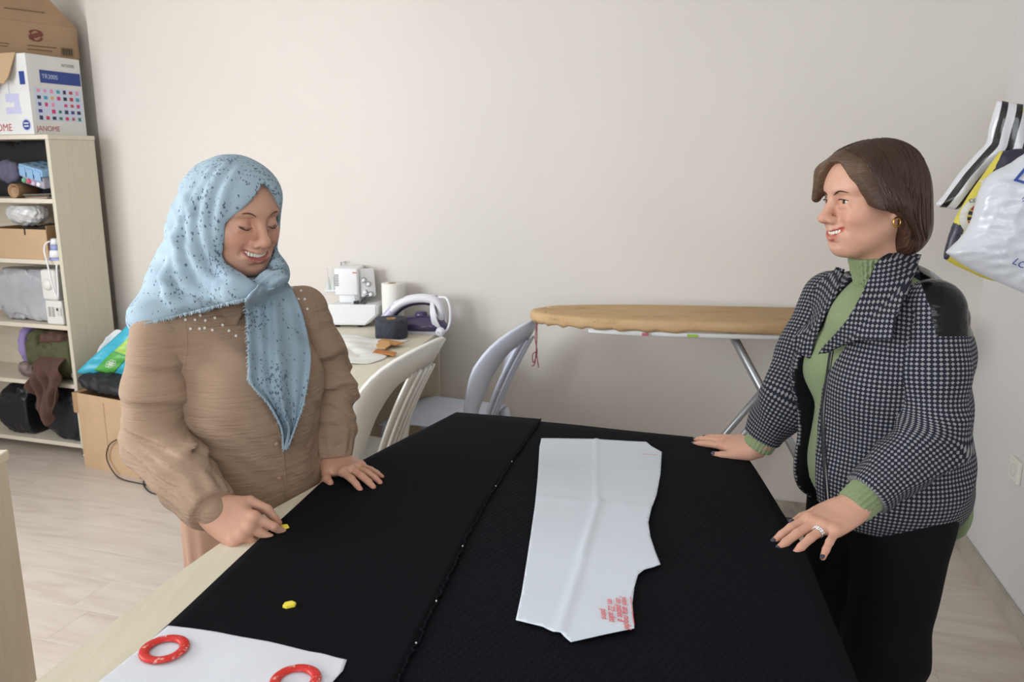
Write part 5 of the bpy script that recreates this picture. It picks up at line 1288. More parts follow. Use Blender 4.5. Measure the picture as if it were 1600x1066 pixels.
# blouse
bl_ = SDF()
def LE(x, y, z, r, k, rot=0):
    q = lb(x, y, z); Rm = np.array(LB.to_3x3()); bl_.ops.append(('e', np.array(q), np.array(r, float), Rm, k, 'u'))
LE(-.02, 0, 1.13, (.118, .160, .135), .03); LE(.0, 0, .99, (.140, .166, .165), .06); LE(-.005, 0, .86, (.150, .178, .120), .06)
for y in (-.07, .07): LE(.062, y, 1.10, (.070, .072, .074), .05)
LE(-.03, 0, 1.20, (.085, .125, .065), .05); LE(.035, 0, 1.04, (.112, .135, .15), .06)
bl_.cap(lb(-.03, 0, 1.225), S_R, .062, .060, .05); bl_.cap(lb(-.03, 0, 1.225), S_L, .062, .058, .05)
def sleeve(s_, e_, w_, rr, sd, hand_dir):
    s = SDF(); m1 = s_.lerp(e_, .5); m2 = e_.lerp(w_, .55); wr = e_.lerp(w_, .92)
    s.cap(s_, m1, rr[0], rr[1], .03).cap(m1, e_, rr[1], rr[2], .02).cap(e_, m2, rr[2], rr[3], .03).cap(m2, wr, rr[3], rr[4], .02)
    ax = (w_-e_).normalized(); e1 = ax.cross(Vector((0, 0, 1))).normalized(); e2 = ax.cross(e1)
    A3, B3, C3, O3 = np.array(ax), np.array(e1), np.array(e2), np.array(w_)
    up = np.array((e_-s_).normalized()); so = np.array(s_)
    def f(p, d):
        q = p-O3; t = q@A3; th = np.arctan2(q@C3, q@B3); near = np.exp(-((t+.035)/.030)**2)
        g = .0032*np.sin(th*11+1.3*np.sin(th*3+sd))*near                                 # gathers above the cuff
        def saw(a):
            f_ = a-np.floor(a); return np.where(f_ < .8, f_/.8, (1-f_)/.2)-.5
        l = (p-so)@up; fold = .0150*saw(l*13.5+.55*np.sin(th*1.0+sd)+.18*np.sin(th*3+sd)+sd)*np.exp(-((t+.19)/.11)**2)
        fold2 = .0060*saw(l*27+.6*np.sin(th*2+sd*2)+.5*np.sin(th+sd))*np.exp(-((t+.14)/.09)**2)
        d = d-g-fold-fold2
        return np.maximum(d, t+.002)
    s.fn(f)
    s.cap(w_.lerp(e_, .10), w_.lerp(e_, -.01), .0345, .0335, .004)
    return s
def wr_fn(p, d):
    q = (p-np.array(LC)) @ np.array(LB.to_3x3()); y, z, x = q[:, 1], q[:, 2], q[:, 0]
    ri = lambda a: .3-np.exp(-(np.sin(a)/.45)**2)
    w = .0042*ri(z*36+2.6*np.sin(y*9+1)+1.6*np.sin(y*23+z*8))*np.clip((1.10-z)/.1, 0, 1)*np.clip((z-.76)/.05, 0, 1)
    w += .0085*ri(z*17+4*y+1.4*np.sin(y*17+z*9))*np.exp(-((z-.92)/.12)**2)+.0058*ri((z*.8+y*1.3)*30+1.2*np.sin(y*30))*np.exp(-((z-1.02)/.09)**2)
    w += .0040*ri((z-.9*np.abs(y-.02))*26+.6)*np.clip((np.abs(y)-.07)/.08, 0, 1)*np.exp(-((z-1.02)/.10)**2)
    w += .0025*np.sin((y+z*.5)*80)*np.exp(-((z-1.17)/.05)**2)
    d = d-w
    hem = .772+.012*np.sin(np.arctan2(y, x)*3)
    return np.maximum(d, hem-z)
bl_.fn(wr_fn)
Pb, Fb = bl_.mesh((-1.0, 1.5, .72), (-.30, 2.2, 1.35), .0055, margin=.03)
parts = [(Pb, Fb, {})]
for s_, e_, w_, rr, sd in ((S_R, E_R, W_R, (.060, .070, .067, .062, .052), .5), (S_L, E_L, W_L, (.056, .063, .060, .056, .047), 2.1)):
    sv = sleeve(s_, e_, w_, rr, sd, None); c = np.array([s_, e_, w_]); parts.append((*sv.mesh(c.min(0)-.09, c.max(0)+.09, .0045, margin=.03), {}))
P, F, A = join_np(parts)
t = NT('tan_crepe'); v = t.coord('Object'); n = t.noise(v, 5, 4); f1 = t.noise(t.coord('Object', (50, 50, 300)), 3, 3, .6); f2 = t.noise(v, 500, 2)
t.inp(Base_Color=t.mix(t.math('MULTIPLY', f1, .35), t.ramp(n, [(.3, srgb(156, 130, 109)), (.7, srgb(172, 146, 124))]), srgb(134, 109, 90)), Roughness=.88); t.b.inputs['Specular IOR Level'].default_value = .2; t.b.inputs['Sheen Weight'].default_value = .06
t.bump(t.math('ADD', f1, t.math('MULTIPLY', f2, .2)), .30, .003)
wv = t.noise(t.coord('Object', (5, 5, 46), (.12, .10, 0)), 1.6, 4, .55, .6); wv2 = t.noise(t.coord('Object', (14, 14, 90), (-.10, .15, 0)), 1.4, 3, .5, .4)
t.bump(t.math('ADD', t.math('ADD', t.math('MULTIPLY', wv, 4.0), t.math('MULTIPLY', wv2, 1.6)), t.math('ADD', t.math('MULTIPLY', f1, .5), t.math('MULTIPLY', f2, .12))), .42, .0050); M_TAN = t.m
blo = obj('blouse', np_mesh('blouse', P, F), M_TAN, w1)
castB = surf_cast(P, F)
# collar points
for pts in ([(326, 466), (352, 466), (384, 462), (384, 474), (365, 508), (342, 486)], [(376, 468), (392, 470), (400, 480), (388, 492), (378, 482)]):
    q = []
    for u, v in pts:
        h, n = castB(u, v)
        if h is None: h = at(u, v, 1.74)
        q.append(h+(Vector((0, 0, CAMH))-h).normalized()*.020)
    b = BM(); v0 = [b.verts.new(x) for x in q]; v1 = [b.verts.new(x+Vector((.004, .006, 0))) for x in q]; b.faces.new(v0); b.faces.new(v1[::-1])
    for i in range(len(q)): b.faces.new((v0[i], v0[(i+1) % len(q)], v1[(i+1) % len(q)], v1[i]))
    obj('collar', b, M_TAN, blo)
# pearl studs on the yoke, shell buttons
M_PRL = plain('pearl', srgb(222, 216, 206), .15, coat=.5)
pr = [(283, 490), (290, 500), (298, 514), (299, 489), (305, 500), (313, 493), (321, 501), (314, 478), (325, 486), (320, 513), (312, 514), (336, 497), (348, 508), (358, 517), (369, 525), (332, 516), (290, 489), (306, 482), (450, 428), (463, 440), (470, 455), (476, 468), (461, 427), (480, 483), (466, 468), (456, 450)]
pm_ = None
for u, v in pr:
    h, n = castB(u, v)
    if h is None: continue
    if pm_ is None:
        b = BM(); bmesh.ops.create_uvsphere(b, u_segments=12, v_segments=8, radius=.0036); pm_ = bpy.data.meshes.new('pearl_stud'); b.to_mesh(pm_); b.free(); pm_.materials.append(M_PRL); pm_.polygons.foreach_set('use_smooth', [True]*len(pm_.polygons))
    o = bpy.data.objects.new('pearl_stud', pm_); COL.objects.link(o); o.parent = blo; o.location = h+n*.001
for u, v in ((436, 748), (432, 694)):
    h, n = castB(u, v)
    if h is not None:
        b = lathe([(0, .003), (.004, .003), (.0055, .002), (.0055, 0), (0, 0)], 16); o = obj('button', b, plain('shell_button', srgb(176, 140, 116), .25), blo, True); o.matrix_local = Matrix.Translation(h) @ n.to_track_quat('Z', 'Y').to_matrix().to_4x4()
pk = []
for u, v in spline([(432, 660), (440, 690), (445, 740), (448, 790)], 30):
    h, n = castB(u, v)
    if h is not None: pk.append(h+n*.0005)
if len(pk) > 3: obj('placket_seam', tube(pk, .0022, 6), M_TAN, blo, True)

for rows in ([(286, 486), (291, 510), (293, 540), (290, 575)], [(486, 455), (497, 490), (500, 530)]):
    pk = []
    for u, v in spline(rows, 26):
        h, n = castB(u, v)
        if h is not None: pk.append(h)
    if len(pk) > 3: obj('armhole_seam', tube(pk, .0009, 5), M_TAN, blo, True)
# trousers
tr_ = SDF()
for y in (-.088, .088):
    tr_.cap(lb(-.005, y, .80), lb(-.01, y*1.02, .46), .094, .086, .06).cap(lb(-.01, y*1.02, .46), lb(-.03, y*1.1, .075), .086, .082, .04)
tr_.fn(lambda p, d: np.maximum(d-.0035*np.sin(np.arctan2(*((p-np.array(LC)) @ np.array(LB.to_3x3()))[:, [1, 0]].T)*26)*np.clip((.85-p[:, 2])/.2, 0, 1), .07-p[:, 2]))
Pp, Fp = tr_.mesh((-1.0, 1.5, .04), (-.3, 2.2, .98), .007); 
t = NT('pinkish_tan_trousers'); v = t.coord('Object'); t.inp(Base_Color=t.ramp(t.noise(v, 9, 3), [(.3, srgb(182, 142, 120)), (.7, srgb(196, 156, 134))]), Roughness=.85); t.bump(t.noise(v, 300, 2), .2, .002)
obj('trousers', np_mesh('trousers', Pp, Fp), t.m, w1)
for y in (-.095, .095):
    s = SDF(); q0, q1 = lb(-.06, y, .035), lb(.13, y*1.25, .03); s.cap(q0, q1, .045, .038, .02, sq=((0, 0, 1), .8)); s.cap(lb(-.03, y, .04), lb(-.03, y, .09), .042, .040, .02); s.fn(lambda p, d: np.maximum(d, .002-p[:, 2]))
    Ps, Fs = s.mesh((-1.0, 1.4, -.02), (-.2, 2.3, .16), .007); obj('shoe', np_mesh('shoe', Ps, Fs), plain('shoe_dark', srgb(40, 36, 36), .5), w1)
# ring on the left hand, chalk in the right
def ring(name, j, M, mat, r, t_=.42, wire=.0014):
    a, b2 = j[0], j[1]; c = a.lerp(b2, t_); d = (b2-a).normalized()
    o = obj(name, tube([M @ (c+d.orthogonal().normalized()*0+Matrix.Rotation(x, 3, d) @ d.orthogonal().normalized()*r) for x in np.linspace(0, 6.283, 25)[:-1]], wire*M.to_scale().x, 6, closed=True), mat, w1, True); return o
M_GOLD = plain('gold', srgb(212, 168, 84), .25, metal=1)
ring('ring', jL['ring'], HL_M, M_GOLD, .0095)
ck = HR_M @ ((nR['index'][0]+nR['thumb'][0])*.5)
chalk('tailors_chalk', ck-Vector((0, 0, .0)), (R(12), R(-6), R(-10)), 'yellow chalk sliver held between thumb and finger over the table edge', .013)

# headscarf: hood, cape over the shoulders and the front tail
sc_ = SDF(); A4 = np.array(LHM); SH_ = 1.045; Rh = A4[:3, :3]/SH_
def HE(c, r, k, op='u', rot=None):
    Rm = Rh if rot is None else Rh @ np.array(Euler([R(a) for a in rot]).to_matrix())
    sc_.ops.append(('e', A4[:3, :3] @ np.array(c, float)+A4[:3, 3], np.array(r, float)*SH_, Rm, k, op))
HE((-.012, 0, .026), (.101, .083, .086), .02)
HE((.032, 0, .048), (.078, .066, .056), .04)                     # front hem standing off the forehead
HE((.008, 0, -.040), (.088, .087, .085), .04)
HE((-.035, 0, -.10), (.085, .082, .085), .05)
HE((.030, 0, -.115), (.060, .055, .028), .03)                      # under the chin
sc_.cap(at(334, 335, 1.83), at(306, 466, 1.84), .080, .108, .05)
sc_.cap(at(300, 465, 1.82), at(252, 500, 1.77), .075, .066, .05)
sc_.cap(at(292, 455, 1.80), at(375, 452, 1.71), .055, .034, .04)
sc_.cap(at(375, 452, 1.71), at(424, 436, 1.74), .034, .022, .03)
sc_.cap(at(340, 425, 1.90), at(425, 428, 1.86), .07, .040, .05)
kn = np.array(at(428, 430, 1.75))
def sfold(p, d):
    q = p-kn; rr = np.linalg.norm(q, axis=1); hp = (p-A4[:3, 3]) @ Rh/SH_
    th = np.arctan2(q[:, 2], -q[:, 0]+.35*q[:, 1])
    am = np.clip((rr-.04)/.08, 0, 1)*np.clip((.03-hp[:, 0])/.06, 0, 1)
    w = 1-2*np.abs(np.sin(th*8+.7*np.sin(rr*14))); w2 = 1-2*np.abs(np.sin(th*17+rr*9+1))
    am = am*np.clip((.085-hp[:, 2])/.06, .25, 1); d = d-am*(.0038*w+.0022*w2+.003)
    # lower hem of the cape
    return d
sc_.fn(sfold)
def face_open(p, d):
    # pointed oval opening in front of the face, edge running from the forehead down and back to the jaw
    h = (p-A4[:3, 3]) @ Rh/SH_; x, y, z = h[:, 0], np.abs(h[:, 1]), h[:, 2]
    w = .0625*np.clip((.080-z)/.085, 0, 1)**.72
    w = np.where(z < -.055, .0625*np.sqrt(np.clip(1-((z+.055)/.064)**2, 0, 1)), w)
    e = np.maximum(y-w, .030+.016*np.clip(1-np.abs(z+.02)/.05, 0, 1)-x); e = np.maximum(e, np.maximum(z-.080, -.120-z))
    k = .006; e = -e; hh = np.maximum(k-np.abs(d-e), 0)/k
    return np.maximum(d, e)+hh*hh*k*.25
sc_.fn(face_open)
hemA, hemB = at(212, 510, 1.80), at(380, 470, 1.70)
def hem(p, d):
    # height of the hem as a function of X (with fine fringe waviness)
    t = (p[:, 0]-hemA.x)/(hemB.x-hemA.x); z = hemA.z+(hemB.z-hemA.z)*np.clip(t, -.2, 1.6)+.006*np.sin(p[:, 0]*60)
    z = np.where(t > 1, hemB.z+.0, z)-.03*np.clip(.25-t, 0, 1)
    return np.maximum(d, z-p[:, 2])
sc_.fn(hem)
Ps, Fs = sc_.mesh((-1.0, 1.55, 1.12), (-.36, 2.1, 1.62), .008, margin=.03); c0 = surf_cast(Ps, Fs)
# pleats sweeping from the crown round the cheek to the knot
pleats = SDF(); nfn = [o for o in sc_.ops if o[0] == 'f']; sc_.ops = [o for o in sc_.ops if o[0] != 'f']
for line, r0 in (([(352, 258), (328, 300), (322, 350), (334, 400), (362, 436), (402, 448)], .011), ([(330, 266), (304, 320), (302, 380), (322, 430), (362, 456), (404, 452)], .012), ([(300, 296), (282, 350), (280, 410), (300, 452), (350, 466), (400, 456)], .012), ([(268, 400), (262, 440), (272, 470), (310, 478)], .011), ([(372, 262), (352, 300), (343, 345), (344, 385), (358, 420)], .007)):
    pts = []
    for u, v in spline(line, 18):
        h, n = c0(u, v)
        if h is not None: pts.append(h-n*.004)
    if len(pts) > 4: sc_.chain(pts, [r0*(.4+.6*math.sin(math.pi*min(max(i/(len(pts)-1), .08), .92))) for i in range(len(pts))], .013)
sc_.ops += nfn
Ps, Fs = sc_.mesh((-1.0, 1.55, 1.12), (-.36, 2.1, 1.62), .0042, margin=.03); Ps = relax(Ps, Fs, 1, .4)
t = NT('light_blue_scarf'); v = t.coord('Object')
cl = t.n('ShaderNodeTexVoronoi', {'Vector': v, 'Scale': 9.5}).outputs['Distance']           # sprays of blossom
clm = t.ramp(cl, [(.34, (.95, .95, .95)), (.48, (.30, .30, .30)), (.66, (.12, .12, .12))])
f1 = t.n('ShaderNodeTexVoronoi', {'Vector': t.n('ShaderNodeVectorMath', {0: t.coord('Object', (1, 1, .62), (.3, .4, .5)), 1: t.n('ShaderNodeVectorMath', {0: t.n('ShaderNodeTexNoise', {'Vector': v, 'Scale': 260}).outputs['Color'], 3: .007}, operation='SCALE').outputs[0]}, operation='ADD').outputs[0], 'Scale': 175.0, 'Randomness': 1.0})
r_ = t.n('ShaderNodeSeparateColor', {0: f1.outputs['Color']}).outputs[0]
spot = t.math('MULTIPLY', t.math('LESS_THAN', f1.outputs['Distance'], t.math('ADD', t.math('MULTIPLY', r_, .22), .24)), t.math('LESS_THAN', t.n('ShaderNodeSeparateColor', {0: f1.outputs['Color']}).outputs[1], clm))
t.inp(Base_Color=t.mix(t.math('MULTIPLY', spot, .85), t.ramp(t.noise(v, 7, 3), [(.3, srgb(140, 161, 176)), (.7, srgb(158, 179, 192))]), srgb(58, 78, 100)), Roughness=.8)
t.b.inputs['Sheen Weight'].default_value = .08; t.bump(t.noise(v, 420, 2), .15, .002); M_SCF = t.m
scf = obj('headscarf', np_mesh('headscarf', Ps, Fs), M_SCF, w1)
castBS = surf_cast(np.vstack([P, Ps]), np.vstack([F, Fs+len(P)]))
tail_rows = [[(402, 447), (420, 440), (445, 436)], [(384, 470), (420, 465), (458, 455)], [(386, 520), (425, 512), (473, 495)], [(388, 570), (430, 570), (484, 545)], [(392, 598), (436, 612), (482, 585)], [(420, 630), (445, 650), (474, 625)], [(440, 668), (452, 672), (468, 645)], [(444, 702), (446, 703), (449, 698)]]
me, Pt = rows_sheet(tail_rows, 34, 70, castBS, .010, .004, 'scarf_tail', lambda u, v: (.007*math.sin(u*12+2.5*v)+.005*math.sin(u*23+v*3))*min(1, v*4+.25)+.010*(1-v))
tl = obj('scarf_tail', me, M_SCF, scf)
kb_ = SDF(); kb_.ell(at(425, 436, 1.72), (.022, .020, .018), .01).ell(at(434, 420, 1.77), (.016, .02, .024), .02).cap(at(398, 450, 1.715), at(438, 434, 1.73), .015, .014, .02)
kq = np.array(at(425, 436, 1.72)); kb_.fn(lambda p, d: d-.0028*(1-2*np.abs(np.sin((p[:, 2]-p[:, 0]*.8)*130+p[:, 1]*40))))
Pk, Fk = kb_.mesh(kq-.09, kq+.09, .0035); obj('knot', np_mesh('knot', Pk, Fk), M_SCF, scf)
# fringe along the tail's edges and the hem of the cape
fr = BM(); rgf = random.Random(5)
for j in range(8, 71):
    for i_, sx in ((0, -1), (34, 1)):
        if j < 44 and i_ == 34: continue
        for _ in range(2):
            p = Vector(Pt[j, i_]); tube([p, p+Vector((sx*rgf.uniform(.000, .006), rgf.uniform(-.002, .002), -rgf.uniform(.001, .008)))], [.0009, .0004], 3, fr)
for u in np.linspace(226, 384, 150):
    v = 512+(470-512)*(u-212)/168; h, n = castBS(u, v-4)
    if h is None: continue
    h = h+(Vector((0, 0, CAMH))-h).normalized()*.003; tube([h, h+Vector((rgf.uniform(-.002, .002), -.002, -rgf.uniform(.003, .009)))], [.0010, .0005], 3, fr)
obj('fringe', fr, plain('fringe_blue', srgb(176, 196, 208), .8), scf)['kind'] = 'stuff'
# ------------------------------------------------------------------ woman in the checked jacket (right)
RC = Vector((.838, 1.80, 0)); RF = Vector((-.97, -.24, 0)).normalized(); RB = body_frame(RC, RF)
def rb(x, y, z): return RB @ Vector((x, y, z))
SKR = skin_mat('skin_right', srgb(214, 168, 144), srgb(204, 134, 112), srgb(190, 92, 80))
yaw, pit = 3.3117, .035
RHF = Vector((math.cos(yaw)*math.cos(pit), math.sin(yaw)*math.cos(pit), -math.sin(pit)))
RS = 1.03; RHO = at(1364, 310, 1.80); RHM = frame(RHO, RHF, (0, .05, 1), RS)
TS_L, TE_L, TW_L = at(1456, 486, 1.67), at(1456, 684, 1.62), onz(1329, 796, .888)
TS_R, TE_R, TW_R = at(1300, 470, 2.00), at(1232, 618, 1.95), onz(1182, 701, .868)
HN_M = frame(TW_L, (-.875, -.40, -.17), (-.10, -.10, 1), 1.04)
curl = {'index': (4, 10, 6), 'middle': (4, 9, 6), 'ring': (5, 9, 6), 'pinky': (6, 8, 6)}
Pn, Fn, Bn, nN, jN = hand_mesh(-1, curl, {'index': -1, 'middle': -3, 'ring': -8, 'pinky': -26}, [(.018, .022, -.004), (.045, .044, -.012), (.072, .054, -.018), (.094, .056, -.022)], tuple(HN_M.inverted() @ TW_L.lerp(TE_L, .6)), HN_M)
HF_M = frame(TW_R, (-.66, .75, -.08), (.0, -.25, 1), 1.0)
curl = {'index': (2, 6, 5), 'middle': (2, 6, 5), 'ring': (2, 6, 5), 'pinky': (3, 6, 5)}
Pf, Ff, Bf, nF, jF = hand_mesh(1, curl, {'index': 2, 'middle': 0, 'ring': -3, 'pinky': -8}, [(.018, .022, -.004), (.042, .044, -.008), (.064, .056, -.008), (.084, .062, -.008)], tuple(HF_M.inverted() @ TW_R.lerp(TE_R, .6)), HF_M)
hs = head_sdf(closed=False, fat=.007, nose=1.01, ears=True, neck_dir=(-.030, 0, -.140))
PH, FH_ = hs.mesh((-.13, -.1, -.22), (.13, .1, .13), .002); PH = relax(PH, FH_, 1, .4); lip, bl, dkk = head_attrs(PH, False)
tor = SDF(); tor.cap(rb(0, 0, 1.24), rb(0, 0, .98), .10, .11, .05).cap(rb(0, 0, .98), rb(.0, 0, .88), .11, .12, .05)
for s_, e_, w_ in ((TS_L, TE_L, TW_L), (TS_R, TE_R, TW_R)): tor.cap(rb(0, 0, 1.25), s_, .05, .042, .04).cap(s_, e_, .042, .036, .02).cap(e_, w_, .036, .027, .02)
for y in (-.09, .09): tor.cap(rb(0, y, .86), rb(.0, y, .46), .085, .055, .04).cap(rb(.0, y, .46), rb(-.02, y, .09), .055, .034, .02).cap(rb(-.02, y, .06), rb(.11, y*1.2, .04), .034, .026, .02)
tor.cap(rb(-.01, 0, 1.20), RHO+Vector((.02, 0, -.10)), .045, .045, .03)
PT, FT = tor.mesh((.4, 1.35, 0), (1.25, 2.3, 1.45), .008)
P, F, A = join_np([(xf(RHM, PH), FH_, {'lip': lip, 'blush': bl, 'dark': dkk}), (Pn, Fn, {'blush': Bn}), (Pf, Ff, {'blush': Bf}), (PT, FT, {})])
w2 = obj('person', np_mesh('person', P, F, A), SKR)
tag(w2, 'smiling person with short brown hair in black and white checked jacket', 'person')
def addr(name, bm, mat, par=None, sm=True):
    bmesh.ops.transform(bm, matrix=RHM, verts=bm.verts); return obj(name, bm, mat, par or w2, sm)
addr('teeth', teeth_mesh(), plain('teeth', srgb(238, 232, 222), .3), sm=False)
for y in (-1, 1):
    addr('eyebrow', curve_strip([(.0960, y*.013, .0105), (.0935, y*.029, .0180), (.0775, y*.0500, .0125)], .0030, flat=(1, .5)), plain('brow_dark', srgb(62, 44, 38), .9))
    b = BM(); bmesh.ops.create_uvsphere(b, u_segments=24, v_segments=16, radius=.0118, matrix=Matrix.Translation((.0752, y*.0315, -.0042))); ey = addr('eye', b, plain('eye_white', srgb(226, 220, 214), .2))
    b = BM(); bmesh.ops.create_uvsphere(b, u_segments=24, v_segments=16, radius=.0064, matrix=Matrix.Translation((.0814, y*.0315+.001, -.0042))); addr('iris', b, plain('iris_dark', (.018, .009, .006), .12), ey)
    addr('eyelashes', curve_strip([(.0900, y*.0190, -.0005), (.0925, y*.0310, .0018), (.0835, y*.0465, -.0015)], .0013), plain('lash_black', srgb(36, 26, 24), .8))
# nails, rings
M_NAIL = plain('navy_nail_polish', (.012, .014, .045), .12, coat=.8)
nail_meshes(nN, HN_M, M_NAIL, w2, ('index', 'middle', 'ring', 'pinky', 'thumb')); nail_meshes(nF, HF_M, M_NAIL, w2)
M_SIL = plain('silver', (.85, .85, .86), .15, metal=1)
def ring2(j, M, t_, r):
    a, b2 = j[0], j[1]; c = a.lerp(b2, t_); d = (b2-a).normalized(); q = d.orthogonal().normalized()
    return [M @ (c+Matrix.Rotation(x, 3, d) @ q*r) for x in np.linspace(0, 6.283, 25)[:-1]]
for t_ in (.40, .50):
    rn = obj('ring', tube(ring2(jN['ring'], HN_M, t_, .0098), .0016, 6, closed=True), M_SIL, w2, True)
    for k_ in range(7):
        a = R(-75+k_*25); d = (jN['ring'][1]-jN['ring'][0]).normalized(); up = Vector((0, 0, 1)); up = (up-d*up.dot(d)).normalized(); c = jN['ring'][0].lerp(jN['ring'][1], t_)
        b = BM(); bmesh.ops.create_icosphere(b, subdivisions=1, radius=.0017, matrix=Matrix.Translation(HN_M @ (c+Matrix.Rotation(a, 3, d) @ up*.0112))); obj('stone', b, plain('diamond', (.95, .95, 1), .05, spec=1), rn)
er = BM(); tube([Vector((.004+.0075*math.cos(a), .090, -.047+.0095*math.sin(a))) for a in np.linspace(0, 6.283, 25)[:-1]], .0016, 7, er, closed=True)
addr('earring', er, M_GOLD)

# green turtleneck
def RE(S, x, y, z, r, k):
    S.ops.append(('e', np.array(rb(x, y, z)), np.array(r, float), np.array(RB.to_3x3()), k, 'u'))
RBm = np.array(RB.to_3x3()); RCn = np.array(RC)
def rloc(p): return (p-RCn) @ RBm
sw = SDF(); RE(sw, .0, 0, 1.16, (.122, .155, .15), .03); RE(sw, .0, 0, 1.0, (.132, .155, .17), .06); RE(sw, .0, 0, .88, (.140, .155, .12), .06)
for y in (-.07, .07): RE(sw, .085, y, 1.12, (.065, .07, .075), .05)
nk0 = RHO+Vector((.020, -.005, -.125)); nk1 = rb(.0, 0, 1.275)
sw.cap(nk1, TS_L, .06, .05, .05).cap(nk1, TS_R, .06, .05, .05)
sw.fn(lambda p, d: np.maximum(d, .775-p[:, 2]))
RE(sw, .03, 0, 1.235, (.10, .10, .07), .04)
def rib(p, d):
    q = rloc(p); th = np.arctan2(q[:, 1], q[:, 0]); hm = np.clip((.86-p[:, 2])/.006, 0, 1)
    return d-.0022*np.sin(th*56)*hm
sw.fn(rib)
Pw, Fw = sw.mesh((.5, 1.5, .74), (1.2, 2.2, 1.45), .005, margin=.03)
tn = SDF(); tn.cap(nk0, nk1, .0585, .066, .02).cap(nk1, nk1+Vector((-.01, 0, -.03)), .066, .085, .02); nm_ = np.array(nk0)
def trib(p, d):
    c = p-nm_; t2 = np.arctan2(c[:, 1], c[:, 0]); d = d-.0034*np.sin(t2*34)*np.clip((p[:, 2]-nk1.z+.012)/.012, 0, 1)
    return np.maximum(d, p[:, 2]-(nk0.z+.004+.16*(p[:, 0]-nk0.x)))
tn.fn(trib); c = np.array([nk0, nk1])
parts = [(Pw, Fw, {}), (*tn.mesh(c.min(0)-.13, c.max(0)+.13, .003), {})]
for e_, w_, hm in ((TE_L, TW_L, HN_M), (TE_R, TW_R, HF_M)):
    cu = SDF(); a, b = w_.lerp(e_, .30), w_.lerp(e_, .03); cu.cap(a, b, .040, .0365, .01); ax = np.array((b-a).normalized()); e1 = Vector(ax).cross(Vector((0, 0, 1))).normalized(); e2 = Vector(ax).cross(e1); on = np.array(b)
    cu.fn(lambda p, d, ax=ax, e1=np.array(e1), e2=np.array(e2), on=on: np.maximum(d-.0018*np.sin(np.arctan2((p-on)@e2, (p-on)@e1)*22), (p-on)@ax))
    c = np.array([a, b]); parts.append((*cu.mesh(c.min(0)-.06, c.max(0)+.06, .0032), {}))
Pw, Fw, _ = join_np(parts)
t = NT('green_knit'); v = t.coord('Object'); n2 = t.n('ShaderNodeTexWave', {'Vector': v, 'Scale': 105, 'Distortion': 1.0}, wave_type='BANDS', bands_direction='Z').outputs['Fac']
t.inp(Base_Color=t.ramp(t.noise(v, 8, 3), [(.3, srgb(130, 146, 106)), (.7, srgb(146, 161, 120))]), Roughness=.9); t.b.inputs['Sheen Weight'].default_value = .1; t.bump(n2, .3, .002); M_GRN = t.m
swo = obj('sweater', np_mesh('sweater', Pw, Fw), M_GRN, w2)
# back hem of the sweater showing under the jacket
sh = SDF(); RE(sh, -.192, .03, .785, (.018, .07, .085), .02); Ph_, Fh_ = sh.mesh((.8, 1.5, .68), (1.25, 2.1, .92), .006); obj('sweater_tail', np_mesh('sweater_tail', Ph_, Fh_), M_GRN, swo)

# jacket ------------------------------------------------------------
def hound(name):
    t = NT(name); av = t.n('ShaderNodeAttribute', attribute_name='fab').outputs['Vector']; ln = t.n('ShaderNodeAttribute', attribute_name='lin').outputs['Fac']
    sx = t.n('ShaderNodeSeparateXYZ', {0: av}); K = 1/.0092
    fu = t.math('ABSOLUTE', t.math('SUBTRACT', t.math('FRACT', t.math('MULTIPLY', sx.outputs[0], K)), .5)); fv = t.math('ABSOLUTE', t.math('SUBTRACT', t.math('FRACT', t.math('MULTIPLY', sx.outputs[1], K)), .5))
    dm = t.math('ADD', fu, fv); mk = t.ramp(dm, [(.36, (1, 1, 1)), (.44, (0, 0, 0))])
    n = t.noise(t.coord('Object'), 700, 2)
    c = t.mix(mk, t.mix(n, (.008, .010, .020, 1), (.020, .023, .040, 1)), t.mix(n, srgb(128, 126, 130), srgb(160, 158, 160)))
    lt = t.n('ShaderNodeAttribute', attribute_name='lth').outputs['Fac']; ltm = t.math('GREATER_THAN', lt, .5)
    t.inp(Base_Color=t.mix(ltm, t.mix(ln, c, (.004, .004, .006, 1)), (.002, .002, .003, 1)), Roughness=t.math('SUBTRACT', .85, t.math('MULTIPLY', ltm, .62)))
    t.b.inputs['Specular IOR Level'].default_value = .28
    cr = t.noise(t.coord('Object', (1, 1, 2.4)), 17, 3, .6)
    t.bump(t.math('ADD', t.math('ADD', t.math('MULTIPLY', n, .3), t.math('MULTIPLY', mk, t.math('SUBTRACT', 1.0, ltm))), t.math('MULTIPLY', t.math('MULTIPLY', cr, ltm), 30)), .12, .002); return t.m
def proj_np(P):
    zc = P[:, 1]*_c-(P[:, 2]-CAMH)*_s; yc = P[:, 1]*_s+(P[:, 2]-CAMH)*_c; return 800+FPX*P[:, 0]/zc, 533-FPX*yc/zc
def leather(P):
    # shoulder yoke: behind a line from the neck down the shoulder, above the upper-arm seam (in the body's own height and depth)
    u, v = proj_np(P); q = rloc(P)
    lx = np.interp(v, [395, 404, 440, 482, 524], [1436, 1434, 1438, 1454, 1462]); return np.clip(.5+np.minimum(np.minimum((u-lx)/14, (526-v)/14), (q[:, 1]+.02)/.02), 0, 1)
M_HT = hound('checked_wool')
jk = SDF(); RE(jk, -.005, 0, 1.17, (.150, .195, .165), .03); RE(jk, -.005, 0, 1.0, (.174, .196, .20), .06); RE(jk, -.020, 0, .86, (.192, .204, .14), .06)
for y in (-.085, .08): RE(jk, .095, y, 1.10, (.070, .075, .085), .05)
jn = rb(-.01, 0, 1.27); jk.cap(jn, TS_L, .074, .062, .05).cap(jn, TS_R, .078, .068, .05)
